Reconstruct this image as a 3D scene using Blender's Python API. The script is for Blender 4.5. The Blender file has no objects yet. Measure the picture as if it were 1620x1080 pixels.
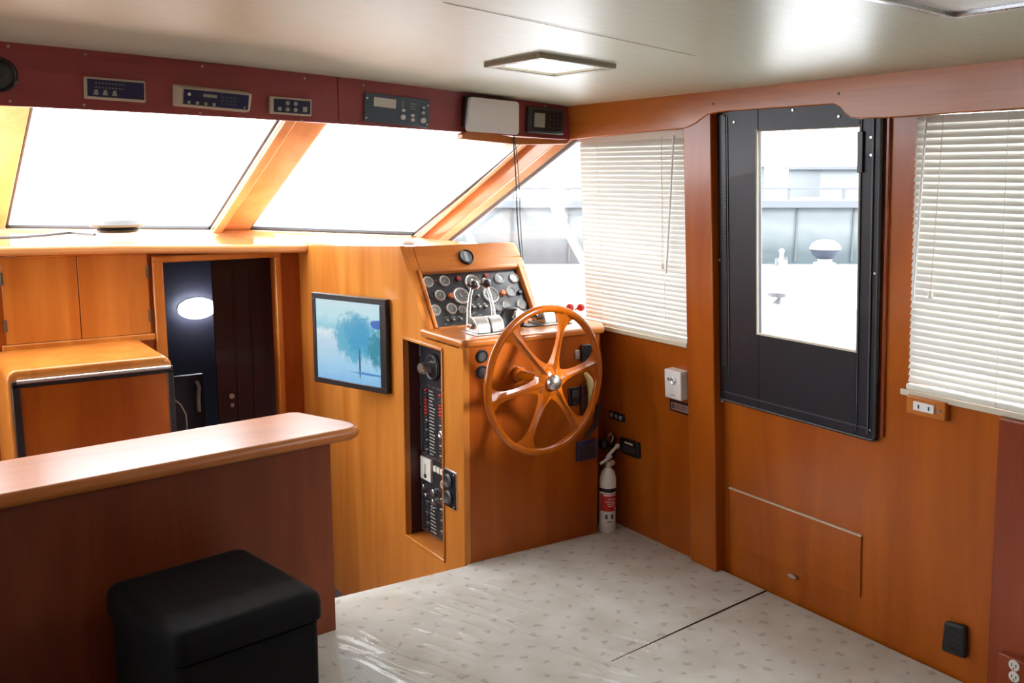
import bpy, bmesh, math, random
from mathutils import Vector, Matrix
random.seed(7)
V = Vector
C = bpy.context.scene.collection
PI = math.pi

# ------------------------------------------------------------------ camera
FPX = 1575.0; EYE = V((0, 0, 1.6)); PITCH = math.atan(270/1575.0); YAW = math.radians(32.6)
CF = V((math.sin(YAW)*math.cos(PITCH), math.cos(YAW)*math.cos(PITCH), -math.sin(PITCH)))
CR = V((math.cos(YAW), -math.sin(YAW), 0)); CU = CR.cross(CF)
cd = bpy.data.cameras.new('camera'); cam = bpy.data.objects.new('camera', cd); C.objects.link(cam)
cam.location = EYE; cam.rotation_euler = (PI/2 - PITCH, 0, -YAW)
cd.sensor_width = 36; cd.lens = FPX/1620*36; cd.clip_start = .02; cd.clip_end = 500
bpy.context.scene.camera = cam

def ray(px, py): return CF + CR*((px-810)/FPX) - CU*((py-540)/FPX)

class Pl:
    """a real plane in the cabin: o + a*u + b*v, c = height off the plane towards the room"""
    def __init__(s, o, u, v):
        s.o = V(o); s.u = V(u).normalized(); s.v = V(v).normalized(); s.n = s.u.cross(s.v)
    def P(s, a, b, c=0.0): return s.o + s.u*a + s.v*b + s.n*c
    def at(s, px, py, c=0.0):
        d = ray(px, py); t = ((s.o + s.n*c) - EYE).dot(s.n)/d.dot(s.n); q = EYE + d*t - s.o
        return (q.dot(s.u), q.dot(s.v))
    def W(s, px, py, c=0.0):
        a, b = s.at(px, py, c); return s.P(a, b, c)

# ------------------------------------------------------------------ mesh builder
class MB:
    def __init__(s): s.bm = bmesh.new()
    def face(s, pts):
        s.bm.faces.new([s.bm.verts.new(V(p)) for p in pts])
    def hexa(s, p):   # 8 points: bottom 4, top 4
        v = [s.bm.verts.new(V(q)) for q in p]
        for f in ((3,2,1,0),(4,5,6,7),(0,1,5,4),(1,2,6,5),(2,3,7,6),(3,0,4,7)): s.bm.faces.new([v[i] for i in f])
        return s
    def box(s, x0, x1, y0, y1, z0, z1):
        return s.hexa([(x0,y0,z0),(x1,y0,z0),(x1,y1,z0),(x0,y1,z0),(x0,y0,z1),(x1,y0,z1),(x1,y1,z1),(x0,y1,z1)])
    def slab(s, pl, a0, a1, b0, b1, c0, c1):
        if a0 > a1: a0, a1 = a1, a0
        if b0 > b1: b0, b1 = b1, b0
        return s.hexa([pl.P(a,b,c) for c in (c0,c1) for a,b in ((a0,b0),(a1,b0),(a1,b1),(a0,b1))])
    def prism(s, pl, pts, c0, c1):
        n = len(pts)
        lo = [s.bm.verts.new(pl.P(a,b,c0)) for a,b in pts]; hi = [s.bm.verts.new(pl.P(a,b,c1)) for a,b in pts]
        s.bm.faces.new(hi); s.bm.faces.new(lo[::-1])
        for i in range(n):
            j = (i+1) % n; s.bm.faces.new([lo[i], lo[j], hi[j], hi[i]])
        return s
    def extr(s, pts, vec):   # free polygon extruded along a vector
        n = len(pts); vec = V(vec)
        lo = [s.bm.verts.new(V(p)) for p in pts]; hi = [s.bm.verts.new(V(p)+vec) for p in pts]
        s.bm.faces.new(hi); s.bm.faces.new(lo[::-1])
        for i in range(n):
            j = (i+1) % n; s.bm.faces.new([lo[i], lo[j], hi[j], hi[i]])
        return s
    def lathe(s, c, ax, prof, seg=32, sx=1.0, sy=1.0, ref=None):
        """profile of (radius, height along ax); closed with caps where radius is 0"""
        ax = V(ax).normalized(); ref = V(ref) if ref else (V((0,0,1)) if abs(ax.z) < .9 else V((1,0,0)))
        e1 = ref.cross(ax).normalized(); e2 = ax.cross(e1); c = V(c); rings = []
        for r, h in prof:
            if r <= 1e-6: rings.append([s.bm.verts.new(c+ax*h)])
            else: rings.append([s.bm.verts.new(c+ax*h+e1*(r*sx*math.cos(2*PI*k/seg))+e2*(r*sy*math.sin(2*PI*k/seg))) for k in range(seg)])
        for A, B in zip(rings, rings[1:]):
            for k in range(seg):
                j = (k+1) % seg
                if len(A) == 1 and len(B) == 1: continue
                if len(A) == 1: s.bm.faces.new([A[0], B[j], B[k]][::-1])
                elif len(B) == 1: s.bm.faces.new([A[k], A[j], B[0]])
                else: s.bm.faces.new([A[k], A[j], B[j], B[k]])
        return s
    def disc(s, pl, a, b, r, c0, c1, seg=28, ch=0.0):
        pr = [(0,c0),(r,c0),(r,c1-ch)] + ([(r-ch,c1)] if ch else []) + [(0,c1)]
        return s.lathe(pl.P(a,b), pl.n, pr, seg)
    def ring(s, pl, a, b, r0, r1, c0, c1, seg=32):
        return s.lathe(pl.P(a,b), pl.n, [(r0,c0),(r1,c0),(r1,c1*.6+c0*.4),((r0+r1)/2,c1),(r0,c1*.7+c0*.3),(r0,c0)], seg)
    def ball(s, c, r, seg=20, n=10, sz=1.0, ax=(0,0,1)):
        return s.lathe(c, ax, [(r*math.sin(PI*k/n), -r*sz*math.cos(PI*k/n)) for k in range(n+1)], seg)
    def tube(s, pts, r, seg=8, closed=False):
        pts = [V(p) for p in pts]; n = len(pts); R = r if isinstance(r, (list,tuple)) else [r]*n
        rings = []; e = None
        for i in range(n):
            if closed: t = (pts[(i+1)%n]-pts[i-1]).normalized()
            else: t = (pts[min(i+1,n-1)]-pts[max(i-1,0)]).normalized()
            if e is None:
                e = t.cross(V((0,0,1)) if abs(t.z) < .9 else V((1,0,0))).normalized()
            e = (e - t*e.dot(t)).normalized(); f = t.cross(e)
            rings.append([s.bm.verts.new(pts[i]+e*(R[i]*math.cos(2*PI*k/seg))+f*(R[i]*math.sin(2*PI*k/seg))) for k in range(seg)])
        m = n if closed else n-1
        for i in range(m):
            A, B = rings[i], rings[(i+1)%n]
            for k in range(seg): s.bm.faces.new([A[k], A[(k+1)%seg], B[(k+1)%seg], B[k]])
        if not closed: s.bm.faces.new(rings[0][::-1]); s.bm.faces.new(rings[-1])
        return s

M = {}
def put(name, mb, mat, parent=None, bevel=0.0, smooth=True, seg=2, base=None, label=None, kind=None):
    """link the collected shape as ONE mesh object; origin sits at the thing's base"""
    org = V((0,0,0))
    p = parent
    while p is not None: org = org + p.location; p = p.parent
    own = V((0,0,0))
    if parent is None and base is not None: own = V(base)
    for v in mb.bm.verts: v.co -= org + own
    bmesh.ops.recalc_face_normals(mb.bm, faces=mb.bm.faces[:])
    me = bpy.data.meshes.new(name); mb.bm.to_mesh(me); mb.bm.free()
    o = bpy.data.objects.new(name, me); C.objects.link(o); o.parent = parent; o.location = own
    me.materials.append(M[mat] if isinstance(mat, str) else mat)
    if bevel:
        md = o.modifiers.new('edge', 'BEVEL'); md.width = bevel; md.segments = seg; md.limit_method = 'ANGLE'; md.angle_limit = math.radians(40)
    if smooth:
        for f in me.polygons: f.use_smooth = True
        me.set_sharp_from_angle(angle=math.radians(38))
    if label: o['label'] = label
    if kind: o['kind'] = kind
    return o
def thing(name, label, cat, base, group=None):
    o = bpy.data.objects.new(name, None); C.objects.link(o); o.location = V(base); o.empty_display_size = .05
    o['label'] = label; o['category'] = cat
    if group: o['group'] = group
    return o
def struct(name, base=(0,0,0)):
    o = bpy.data.objects.new(name, None); C.objects.link(o); o.location = V(base); o['kind'] = 'structure'; return o
def tag(o, label, cat, group=None):
    o['label'] = label; o['category'] = cat
    if group: o['group'] = group
    return o

# ------------------------------------------------------------------ materials
def new(name):
    m = bpy.data.materials.new(name); m.use_nodes = True; nt = m.node_tree
    return m, nt, nt.nodes['Principled BSDF']
def mat(name, col, rough=.5, metal=0.0, coat=0.0, spec=.5, emit=None, es=1.0):
    m, nt, b = new(name); b.inputs['Base Color'].default_value = (*col, 1); b.inputs['Roughness'].default_value = rough
    b.inputs['Metallic'].default_value = metal; b.inputs['Coat Weight'].default_value = coat; b.inputs['Specular IOR Level'].default_value = spec
    if emit: b.inputs['Emission Color'].default_value = (*emit, 1); b.inputs['Emission Strength'].default_value = es
    # slight mottling so that nothing is a dead flat tone
    n = nt.nodes.new('ShaderNodeTexNoise'); n.inputs['Scale'].default_value = 40
    tc = nt.nodes.new('ShaderNodeTexCoord'); nt.links.new(tc.outputs['Object'], n.inputs['Vector'])
    mr = nt.nodes.new('ShaderNodeMapRange'); mr.inputs['To Min'].default_value = rough*.88; mr.inputs['To Max'].default_value = min(1, rough*1.12)
    nt.links.new(n.outputs['Fac'], mr.inputs['Value']); nt.links.new(mr.outputs['Result'], b.inputs['Roughness'])
    M[name] = m; return m
def wood(name, dark, light, axis='Z', rough=.28, coat=.18, fine=1.0):
    m, nt, b = new(name); L = nt.links.new; N = nt.nodes.new
    tc = N('ShaderNodeNewGeometry')
    sc = {'Z':(6,6,.8),'X':(.8,6,6),'Y':(6,.8,6)}[axis]
    mp = N('ShaderNodeMapping'); mp.inputs['Scale'].default_value = sc; L(tc.outputs['Position'], mp.inputs['Vector'])
    n1 = N('ShaderNodeTexNoise'); n1.inputs['Scale'].default_value = 1.1; n1.inputs['Detail'].default_value = 5; n1.inputs['Distortion'].default_value = 1.2
    L(mp.outputs['Vector'], n1.inputs['Vector'])
    mp2 = N('ShaderNodeMapping'); mp2.inputs['Scale'].default_value = tuple(k*9 if k > 1 else k*3 for k in sc); L(tc.outputs['Position'], mp2.inputs['Vector'])
    n2 = N('ShaderNodeTexNoise'); n2.inputs['Scale'].default_value = 2.0; n2.inputs['Detail'].default_value = 4; L(mp2.outputs['Vector'], n2.inputs['Vector'])
    mx = N('ShaderNodeMath'); mx.operation = 'MULTIPLY_ADD'; L(n2.outputs['Fac'], mx.inputs[0]); mx.inputs[1].default_value = .35*fine; L(n1.outputs['Fac'], mx.inputs[2])
    rp = N('ShaderNodeValToRGB'); rp.color_ramp.elements[0].position = .42; rp.color_ramp.elements[0].color = (*dark, 1)
    rp.color_ramp.elements[1].position = .92; rp.color_ramp.elements[1].color = (*light, 1)
    L(mx.outputs[0], rp.inputs['Fac']); L(rp.outputs['Color'], b.inputs['Base Color'])
    b.inputs['Roughness'].default_value = rough; b.inputs['Coat Weight'].default_value = coat; b.inputs['Coat Roughness'].default_value = .12; b.inputs['Specular IOR Level'].default_value = .38
    if name == 'wood_bar': b.inputs['Specular IOR Level'].default_value = .2
    M[name] = m; return m
WD, WL = (.42,.115,.016), (.62,.205,.035)
wood('wood', (.29,.052,.003), (.44,.108,.007), fine=.5)
wood('wood_x', WD, WL, 'X')
wood('wood_amber', (.33,.068,.003), (.49,.122,.007), fine=.5)
wood('wood_y', WD, WL, 'Y')
wood('wood_dash_glare', (.58,.24,.075), (.76,.38,.15), 'X', .2, .9)  # dash and sill wood paled: veiling glare put into the colour
wood('wood_mullion_glare', (.60,.27,.11), (.76,.40,.20), 'Y', .25, .5)  # mullion and pillar wood lightened, windscreen glare painted into its tone
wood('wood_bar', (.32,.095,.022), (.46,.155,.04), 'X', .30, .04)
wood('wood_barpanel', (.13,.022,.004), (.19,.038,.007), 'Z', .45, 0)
wood('wood_door', (.48,.150,.020), (.68,.265,.05), 'Z', fine=.5)
wood('wood_header_flare', (.28,.050,.055), (.38,.078,.080), 'X', .4, .2)  # pinkish purple lens flare mixed into the header's wood colour
wood('wood_wheel', (.39,.080,.003), (.50,.125,.006), 'Z', .16, .3, .4)
wood('wood_red', (.22,.035,.010), (.30,.055,.016), 'Z', .3, .3)
mat('dark_red', (.055,.010,.010), .4)
mat('black', (.012,.012,.014), .35)
mat('black_matte', (.010,.010,.011), .6)
mat('bin_black', (.007,.007,.0075), .7, spec=.12)
mat('vinyl', (.010,.0095,.014), .42, coat=.08, spec=.35)
mat('charcoal', (.045,.048,.055), .4)
mat('panel_grey', (.022,.025,.032), .32, coat=.2)
mat('chrome', (.86,.87,.88), .10, 1.0)
mat('steel', (.62,.63,.64), .28, 1.0)
mat('aluminium', (.75,.76,.77), .32, 1.0)
mat('white', (.80,.80,.78), .4)
mat('bowl_grey', (.014,.018,.028), .6, spec=.2)
mat('lid_grey', (.15,.155,.16), .7)
mat('dome_grey', (.16,.19,.21), .4)
mat('offwhite', (.72,.70,.62), .45)
mat('beige', (.62,.55,.42), .5)
mat('dial', (.17,.19,.195), .15, coat=.8)
mat('bright_steel', (.80,.80,.80), .35, .55)
mat('dial_blue', (.20,.25,.28), .15, coat=.6)
mat('red', (.62,.018,.015), .3, coat=.5)
mat('red_dull', (.25,.02,.02), .35)
mat('orange_lamp', (.55,.16,.06), .3)
mat('navy', (.022,.025,.085), .35)
mat('slate', (.055,.085,.125), .35)
mat('lcd_pale', (.36,.42,.46), .2)
mat('lcd', (.38,.42,.36), .25)
mat('cream', (.72,.60,.26), .4, coat=.3)
mat('cabinet_low', (.10,.10,.12), .5)
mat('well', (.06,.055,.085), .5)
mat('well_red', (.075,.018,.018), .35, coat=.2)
mat('frame_tan', (.33,.30,.22), .4)
mat('dark_gap', (.03,.012,.006), .7)
mat('rubber', (.012,.012,.012), .5)
mat('sheet_white', (.85,.86,.87), .35)
mat('hinge', (.12,.09,.06), .4, .5)
mat('bolt', (.50,.44,.38), .3, .8)
mat('hull_white', (.82,.83,.84), .4)
mat('hull_line', (.33,.35,.38), .5)
mat('joint', (.06,.068,.072), .9)
mat('water', (.10,.13,.14), .12)
mat('lamp_glow', (.9,.9,.9), .4, emit=(1,1,1), es=3.0)
mat('well_lamp', (.9,.95,1), .4, emit=(.85,.95,1), es=30.0)
mat('building', (.085,.11,.10), .8)
mat('far_white', (.13,.135,.14), .8)
mat('haze', (.085,.09,.10), .8)

def special():
    # ceiling: off-white fabric-backed headliner
    m, nt, b = new('headliner'); L = nt.links.new; N = nt.nodes.new
    g = N('ShaderNodeNewGeometry'); mp = N('ShaderNodeMapping'); mp.inputs['Scale'].default_value = (3,60,1); L(g.outputs['Position'], mp.inputs['Vector'])
    n = N('ShaderNodeTexNoise'); n.inputs['Scale'].default_value = 3; n.inputs['Detail'].default_value = 5; L(mp.outputs['Vector'], n.inputs['Vector'])
    r = N('ShaderNodeValToRGB'); r.color_ramp.elements[0].position = .3; r.color_ramp.elements[0].color = (.62,.70,.57,1); r.color_ramp.elements[1].position = .7; r.color_ramp.elements[1].color = (.73,.80,.67,1)
    L(n.outputs['Fac'], r.inputs['Fac']); L(r.outputs['Color'], b.inputs['Base Color']); b.inputs['Roughness'].default_value = .36
    bp = N('ShaderNodeBump'); bp.inputs['Strength'].default_value = .08; bp.inputs['Distance'].default_value = .003; L(n.outputs['Fac'], bp.inputs['Height']); L(bp.outputs['Normal'], b.inputs['Normal'])
    M['headliner'] = m
    # carpet
    m, nt, b = new('carpet'); L = nt.links.new; N = nt.nodes.new
    g = N('ShaderNodeNewGeometry'); mp = N('ShaderNodeMapping'); mp.inputs['Rotation'].default_value = (0,0,math.radians(45)); mp.inputs['Scale'].default_value = (1,1,0); L(g.outputs['Position'], mp.inputs['Vector'])
    wn = N('ShaderNodeTexNoise'); wn.inputs['Scale'].default_value = 30; L(g.outputs['Position'], wn.inputs['Vector'])
    ad = N('ShaderNodeVectorMath'); ad.operation = 'MULTIPLY_ADD'; L(wn.outputs['Color'], ad.inputs[0]); ad.inputs[1].default_value = (.06,.06,0); L(mp.outputs['Vector'], ad.inputs[2])
    vo = N('ShaderNodeTexVoronoi'); vo.voronoi_dimensions = '2D'; vo.inputs['Scale'].default_value = 11.5; vo.inputs['Randomness'].default_value = .32; L(ad.outputs['Vector'], vo.inputs['Vector'])
    r = N('ShaderNodeValToRGB'); r.color_ramp.elements[0].position = .07; r.color_ramp.elements[0].color = (.44,.41,.385,1); r.color_ramp.elements[1].position = .17; r.color_ramp.elements[1].color = (.62,.61,.56,1)
    L(vo.outputs['Distance'], r.inputs['Fac'])
    n3 = N('ShaderNodeTexNoise'); n3.inputs['Scale'].default_value = 6; n3.inputs['Detail'].default_value = 6; L(g.outputs['Position'], n3.inputs['Vector'])
    r2 = N('ShaderNodeValToRGB'); r2.color_ramp.elements[0].position = .35; r2.color_ramp.elements[0].color = (.84,.81,.76,1); r2.color_ramp.elements[1].position = .65; r2.color_ramp.elements[1].color = (1,1,1,1)
    L(n3.outputs['Fac'], r2.inputs['Fac'])
    mx = N('ShaderNodeMixRGB'); mx.blend_type = 'MULTIPLY'; mx.inputs['Fac'].default_value = 1; L(r.outputs['Color'], mx.inputs[1]); L(r2.outputs['Color'], mx.inputs[2]); L(mx.outputs['Color'], b.inputs['Base Color'])
    b.inputs['Roughness'].default_value = .95; b.inputs['Sheen Weight'].default_value = .3
    n4 = N('ShaderNodeTexNoise'); n4.inputs['Scale'].default_value = 220; L(g.outputs['Position'], n4.inputs['Vector'])
    bp = N('ShaderNodeBump'); bp.inputs['Strength'].default_value = .5; bp.inputs['Distance'].default_value = .004; L(n4.outputs['Fac'], bp.inputs['Height']); L(bp.outputs['Normal'], b.inputs['Normal'])
    M['carpet'] = m
    # thin window glass / plastic film
    def thin(name, rough, fac, tint=(1,1,1)):
        m = bpy.data.materials.new(name); m.use_nodes = True; nt = m.node_tree; nt.nodes.clear(); L = nt.links.new; N = nt.nodes.new
        o = N('ShaderNodeOutputMaterial'); t = N('ShaderNodeBsdfTransparent'); t.inputs['Color'].default_value = (*tint,1)
        gl = N('ShaderNodeBsdfGlossy'); gl.inputs['Roughness'].default_value = rough; mi = N('ShaderNodeMixShader')
        fr = N('ShaderNodeLayerWeight'); fr.inputs['Blend'].default_value = .5
        pw = N('ShaderNodeMath'); pw.operation = 'POWER'; pw.inputs[1].default_value = 4; L(fr.outputs['Facing'], pw.inputs[0])
        mu = N('ShaderNodeMath'); mu.operation = 'MULTIPLY_ADD'; mu.inputs[1].default_value = .5*fac; mu.inputs[2].default_value = .02*fac; mu.use_clamp = True; L(pw.outputs[0], mu.inputs[0])
        L(mu.outputs[0], mi.inputs[0]); L(t.outputs[0], mi.inputs[1]); L(gl.outputs[0], mi.inputs[2]); L(mi.outputs[0], o.inputs['Surface']); M[name] = m
    thin('glass', .02, 1.0, (.97,.98,.98)); thin('film', .11, 1.0, (.998,.998,.998))
    # venetian slats: white enamel that lets a little daylight through
    m = bpy.data.materials.new('slat'); m.use_nodes = True; nt = m.node_tree; L = nt.links.new; N = nt.nodes.new; b = nt.nodes['Principled BSDF']
    b.inputs['Base Color'].default_value = (.70,.69,.63,1); b.inputs['Roughness'].default_value = .35
    tr = N('ShaderNodeBsdfTranslucent'); tr.inputs['Color'].default_value = (.76,.75,.70,1); mi = N('ShaderNodeMixShader'); mi.inputs[0].default_value = .08
    o = nt.nodes['Material Output']; L(b.outputs[0], mi.inputs[1]); L(tr.outputs[0], mi.inputs[2]); L(mi.outputs[0], o.inputs['Surface']); M['slat'] = m
    # pier concrete with panel joints and a dark tide mark
    m, nt, b = new('pier'); L = nt.links.new; N = nt.nodes.new
    tc = N('ShaderNodeTexCoord'); sp = N('ShaderNodeSeparateXYZ'); L(tc.outputs['Object'], sp.inputs[0])
    r = N('ShaderNodeValToRGB'); e = r.color_ramp.elements; e[0].position = 0; e[0].color = (.035,.048,.053,1); e[1].position = 1; e[1].color = (.14,.15,.155,1)
    for p_, c_ in ((.22,(.042,.054,.058,1)),(.42,(.080,.090,.094,1)),(.62,(.115,.123,.127,1)),(.80,(.10,.108,.112,1))):
        q = e.new(p_); q.color = c_
    ns = N('ShaderNodeTexNoise'); ns.inputs['Scale'].default_value = 1.5; L(tc.outputs['Object'], ns.inputs['Vector'])
    ma = N('ShaderNodeMath'); ma.operation = 'MULTIPLY_ADD'; L(ns.outputs['Fac'], ma.inputs[0]); ma.inputs[1].default_value = .25
    mb_ = N('ShaderNodeMapRange'); mb_.inputs['From Min'].default_value = 0; mb_.inputs['From Max'].default_value = 1.8; mb_.inputs['To Min'].default_value = -.1; mb_.inputs['To Max'].default_value = .88; L(sp.outputs['Z'], mb_.inputs['Value'])
    L(mb_.outputs['Result'], ma.inputs[2]); L(ma.outputs[0], r.inputs['Fac']); L(r.outputs['Color'], b.inputs['Base Color']); b.inputs['Roughness'].default_value = .9
    M['pier'] = m
    # printed photograph: pale blue winter field with one big round tree (generic)
    m, nt, b = new('print'); L = nt.links.new; N = nt.nodes.new
    tc = N('ShaderNodeTexCoord'); sp = N('ShaderNodeSeparateXYZ'); L(tc.outputs['Generated'], sp.inputs[0])
    def math_(op, a, bb, clamp=False):
        k = N('ShaderNodeMath'); k.operation = op; k.use_clamp = clamp
        for i, x in enumerate((a, bb)):
            if x is None: continue
            if isinstance(x, (int, float)): k.inputs[i].default_value = x
            else: L(x, k.inputs[i])
        return k.outputs[0]
    U = math_('SUBTRACT', 1.0, sp.outputs['Y']); Z = sp.outputs['Z']
    ns = N('ShaderNodeTexNoise'); ns.inputs['Scale'].default_value = 9; ns.inputs['Detail'].default_value = 6; ns.inputs['Roughness'].default_value = .7; L(tc.outputs['Generated'], ns.inputs['Vector'])
    nz = math_('SUBTRACT', ns.outputs['Fac'], .5)
    def ell(cx, cz, rx, rz, soft, amp):
        du = math_('DIVIDE', math_('SUBTRACT', U, cx), rx); dz = math_('DIVIDE', math_('SUBTRACT', Z, cz), rz)
        d = math_('ADD', math_('MULTIPLY', du, du), math_('MULTIPLY', dz, dz)); d = math_('ADD', d, math_('MULTIPLY', nz, amp))
        return math_('MULTIPLY', math_('SUBTRACT', 1.0, d), soft, True)
    sky = N('ShaderNodeValToRGB'); e = sky.color_ramp.elements; e[0].position = 0; e[0].color = (.22,.52,.86,1); e[1].position = 1; e[1].color = (.62,.84,.90,1)
    for p_, c_ in ((.18,(.34,.66,.90,1)),(.48,(.52,.74,.88,1)),(.60,(.72,.88,.93,1)),(.66,(.25,.62,.78,1)),(.80,(.50,.80,.88,1))):
        q = e.new(p_); q.color = c_
    L(math_('ADD', Z, math_('MULTIPLY', nz, .22)), sky.inputs['Fac'])
    col = sky.outputs['Color']
    def over(fac, c):
        nonlocal col
        k = N('ShaderNodeMixRGB'); L(fac, k.inputs[0]); L(col, k.inputs[1]); k.inputs[2].default_value = (*c, 1); col = k.outputs[0]
    over(ell(.62,.56,.34,.33,2.2,2.2), (.10,.46,.66)); over(ell(.68,.60,.24,.25,1.5,3.0), (.04,.36,.62)); over(ell(.92,.45,.14,.25,1.5,3.0), (.02,.28,.42))
    over(ell(.95,.75,.12,.06,2.5,1.5), (.03,.14,.55)); over(ell(.68,.26,.016,.20,3,.6), (.03,.14,.28)); over(ell(.80,.14,.3,.018,1.5,1.5), (.06,.28,.60))
    L(col, b.inputs['Emission Color']); b.inputs['Base Color'].default_value = (.03,.03,.03,1); b.inputs['Roughness'].default_value = .2
    b.inputs['Emission Strength'].default_value = .85
    M['print'] = m
special()

# ------------------------------------------------------------------ the cabin's own planes
LEAN = .063
WF  = Pl((2.77,0,0), (0,-1,0), (-LEAN,0,1))          # starboard wall forward of the pillar
WA  = Pl((2.80,0,0), (0,-1,0), (-LEAN,0,1))          # starboard wall aft of the pillar
HF  = Pl((0,3.65,0), (1,0,0), (0,0,1))               # header above the windscreen
HR  = Pl((2.745,0,0), (0,-1,0), (-LEAN,0,1))         # header above the side windows
AF  = Pl((0,3.38,0), (1,0,0), (0,0,1))               # aft face of the helm console
SP  = Pl((1.931,0,0), (0,-1,0), (0,0,1))             # port side panel of the console
SL  = Pl((1.931,3.70,.930), (1,0,0), (0,.23,.342))   # sloping instrument face
BK  = Pl((0,5.16,0), (1,0,0), (0,0,1))               # forward bulkhead
def cz(x, y): return 2.02 - .03*abs(x) - .009*x*x + .007*(3.65-y)
CL  = Pl((1.9,2.8,cz(1.9,2.8)), (1,0,-.064), (0,-1,.007))

# ------------------------------------------------------------------ room shell
def wall_mesh(mb, pl, cols, th=.06):
    for y0, y1, z0, z1 in cols: mb.slab(pl, -y1, -y0, z0, z1, -th, 0)
mb = MB()
ZT = 2.02
wall_mesh(mb, WF, [(2.86,5.30,-.7,.935),(2.86,2.93,.935,ZT),(2.93,3.75,1.76,ZT)])
wall_mesh(mb, WA, [(-2.2,2.90,-.7,.93),(2.62,2.90,.93,ZT),(2.06,2.62,1.78,ZT),(1.90,2.06,.93,ZT),(-2.2,1.90,1.78,ZT),(-2.2,.45,.93,1.78)])
put('wall_right', mb, 'wood_amber', smooth=False, kind='structure')
# pillar between the two wall planes
mb = MB(); mb.slab(Pl((2.748,0,0),(0,-1,0),(-LEAN,0,1)), -2.915, -2.765, 0, 1.86, -.075, 0)
put('trim_1', mb, 'wood_amber', bevel=.004, kind='structure')
# darker red upright at the aft end of the starboard wall
mb = MB(); mb.slab(Pl((2.77,0,0),(0,-1,0),(-LEAN,0,1)), -1.612, 2.2, 0, .892, -.05, 0)
put('trim_2', mb, 'wood_red', bevel=.003, kind='structure')
# door trim: slim upright beside the black door cover and seam strip
mb = MB(); mb.slab(WA, -2.035, -2.022, .735, 1.80, 0, .010); mb.slab(WA, -1.93, -1.925, .0, .0, 0, .003) if False else None
put('trim_3', mb, 'wood_red', bevel=.003, kind='structure')
# ceiling
mb = MB(); nx, ny = 28, 10; vs = {}
for i in range(nx+1):
    for j in range(ny+1):
        x = -2.9 + 5.8*i/nx; y = -2.2 + 7.0*j/ny; vs[i,j] = mb.bm.verts.new((x,y,cz(x,y))); vs[i,j,1] = mb.bm.verts.new((x,y,cz(x,y)+.05))
for i in range(nx):
    for j in range(ny):
        mb.bm.faces.new([vs[i,j],vs[i,j+1],vs[i+1,j+1],vs[i+1,j]]); mb.bm.faces.new([vs[i,j,1],vs[i+1,j,1],vs[i+1,j+1,1],vs[i,j+1,1]])
put('ceiling', mb, 'headliner', kind='structure')
# ceiling seam: thin dark joint line
mb = MB()
for (p0, p1) in (((700,0),(1100,88)),):
    q = [CL.at(*p0), CL.at(*p1)]
    mb.tube([(CL.P(*q[0])[0], CL.P(*q[0])[1], cz(*CL.P(*q[0])[:2])-.0005), (CL.P(*q[1])[0], CL.P(*q[1])[1], cz(*CL.P(*q[1])[:2])-.0005)], .0008, 6)
put('trim_4', mb, 'beige', kind='structure')
# raised carpeted floor (two pieces meet at the hatch seam) and lower floor of the well
mb = MB(); mb.box(-2.75,2.79,-2.2,3.372,-.12,0); mb.box(1.94,2.79,3.372,3.52,-.12,0)
put('floor', mb, 'carpet', bevel=.006, kind='structure')
mb = MB(); mb.tube([(2.78,2.528,.0008),(2.35,2.468,.0008),(1.93,2.408,.0008)], [.0035,.003,.001], 6)
put('trim_5', mb, 'dark_gap', kind='structure')
mb = MB(); mb.box(-2.75,1.94,3.372,7.6,-.72,-.62); put('floor_lower', mb, 'cabinet_low', kind='structure')
mb = MB(); mb.box(-2.75,1.94,3.30,3.371,-.62,-.121); put('wall_step', mb, 'wood_red', kind='structure')
# unseen port wall with windows sized to shape the fill light, and aft wall
mb = MB()
for a in ((-2.2,5.3,-.7,.80),(-2.2,5.3,1.80,2.02),(-2.2,2.3,.8,1.8),(3.3,3.5,.8,1.8),(5.15,5.3,.8,1.8)): mb.box(-2.75,-2.69,a[0],a[1],a[2],a[3])
put('wall_left', mb, 'wood', smooth=False, kind='structure')
mb = MB(); mb.box(-2.75,2.8,-2.26,-2.2,-.1,2.02)
put('wall_back', mb, 'wood', smooth=False, kind='structure')  # unseen, kept closed to cut light from aft
mb = MB(); mb.box(-2.74,-2.70,2.3,5.15,.8,1.8); put('window_5', mb, 'glass', kind='structure')

# forward bulkhead, with companionway opening
mb = MB()
DX0, DX1, DZ1 = 1.207, 1.792, 1.150
mb.box(-2.7,DX0,5.16,5.22,-.62,1.20); mb.box(DX1,1.932,5.16,5.22,-.62,1.20); mb.box(DX0,DX1,5.16,5.22,DZ1,1.20)
put('wall_front', mb, 'wood', smooth=False, kind='structure')
# companionway frame
mb = MB(); fw = .05
mb.box(DX0-fw,DX0+.004,5.135,5.17,-.6,DZ1+.028); mb.box(DX1-.004,DX1+.03,5.135,5.17,-.6,DZ1+.028); mb.box(DX0-fw,DX1+.03,5.133,5.17,DZ1-.004,DZ1+.03)
d1 = struct('door_1', (1.5,5.16,-.6))
put('door_frame', mb, 'wood_door', d1, bevel=.008)
# lower cabin beyond
mb = MB()
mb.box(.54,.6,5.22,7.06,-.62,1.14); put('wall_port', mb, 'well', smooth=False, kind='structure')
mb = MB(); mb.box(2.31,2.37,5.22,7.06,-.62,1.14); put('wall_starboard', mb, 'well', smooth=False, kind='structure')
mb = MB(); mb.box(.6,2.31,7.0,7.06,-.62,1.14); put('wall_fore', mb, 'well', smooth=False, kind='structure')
mb = MB(); mb.box(.6,2.31,5.22,7.06,1.14,1.19); put('ceiling_cabin', mb, 'well', kind='structure')
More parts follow.
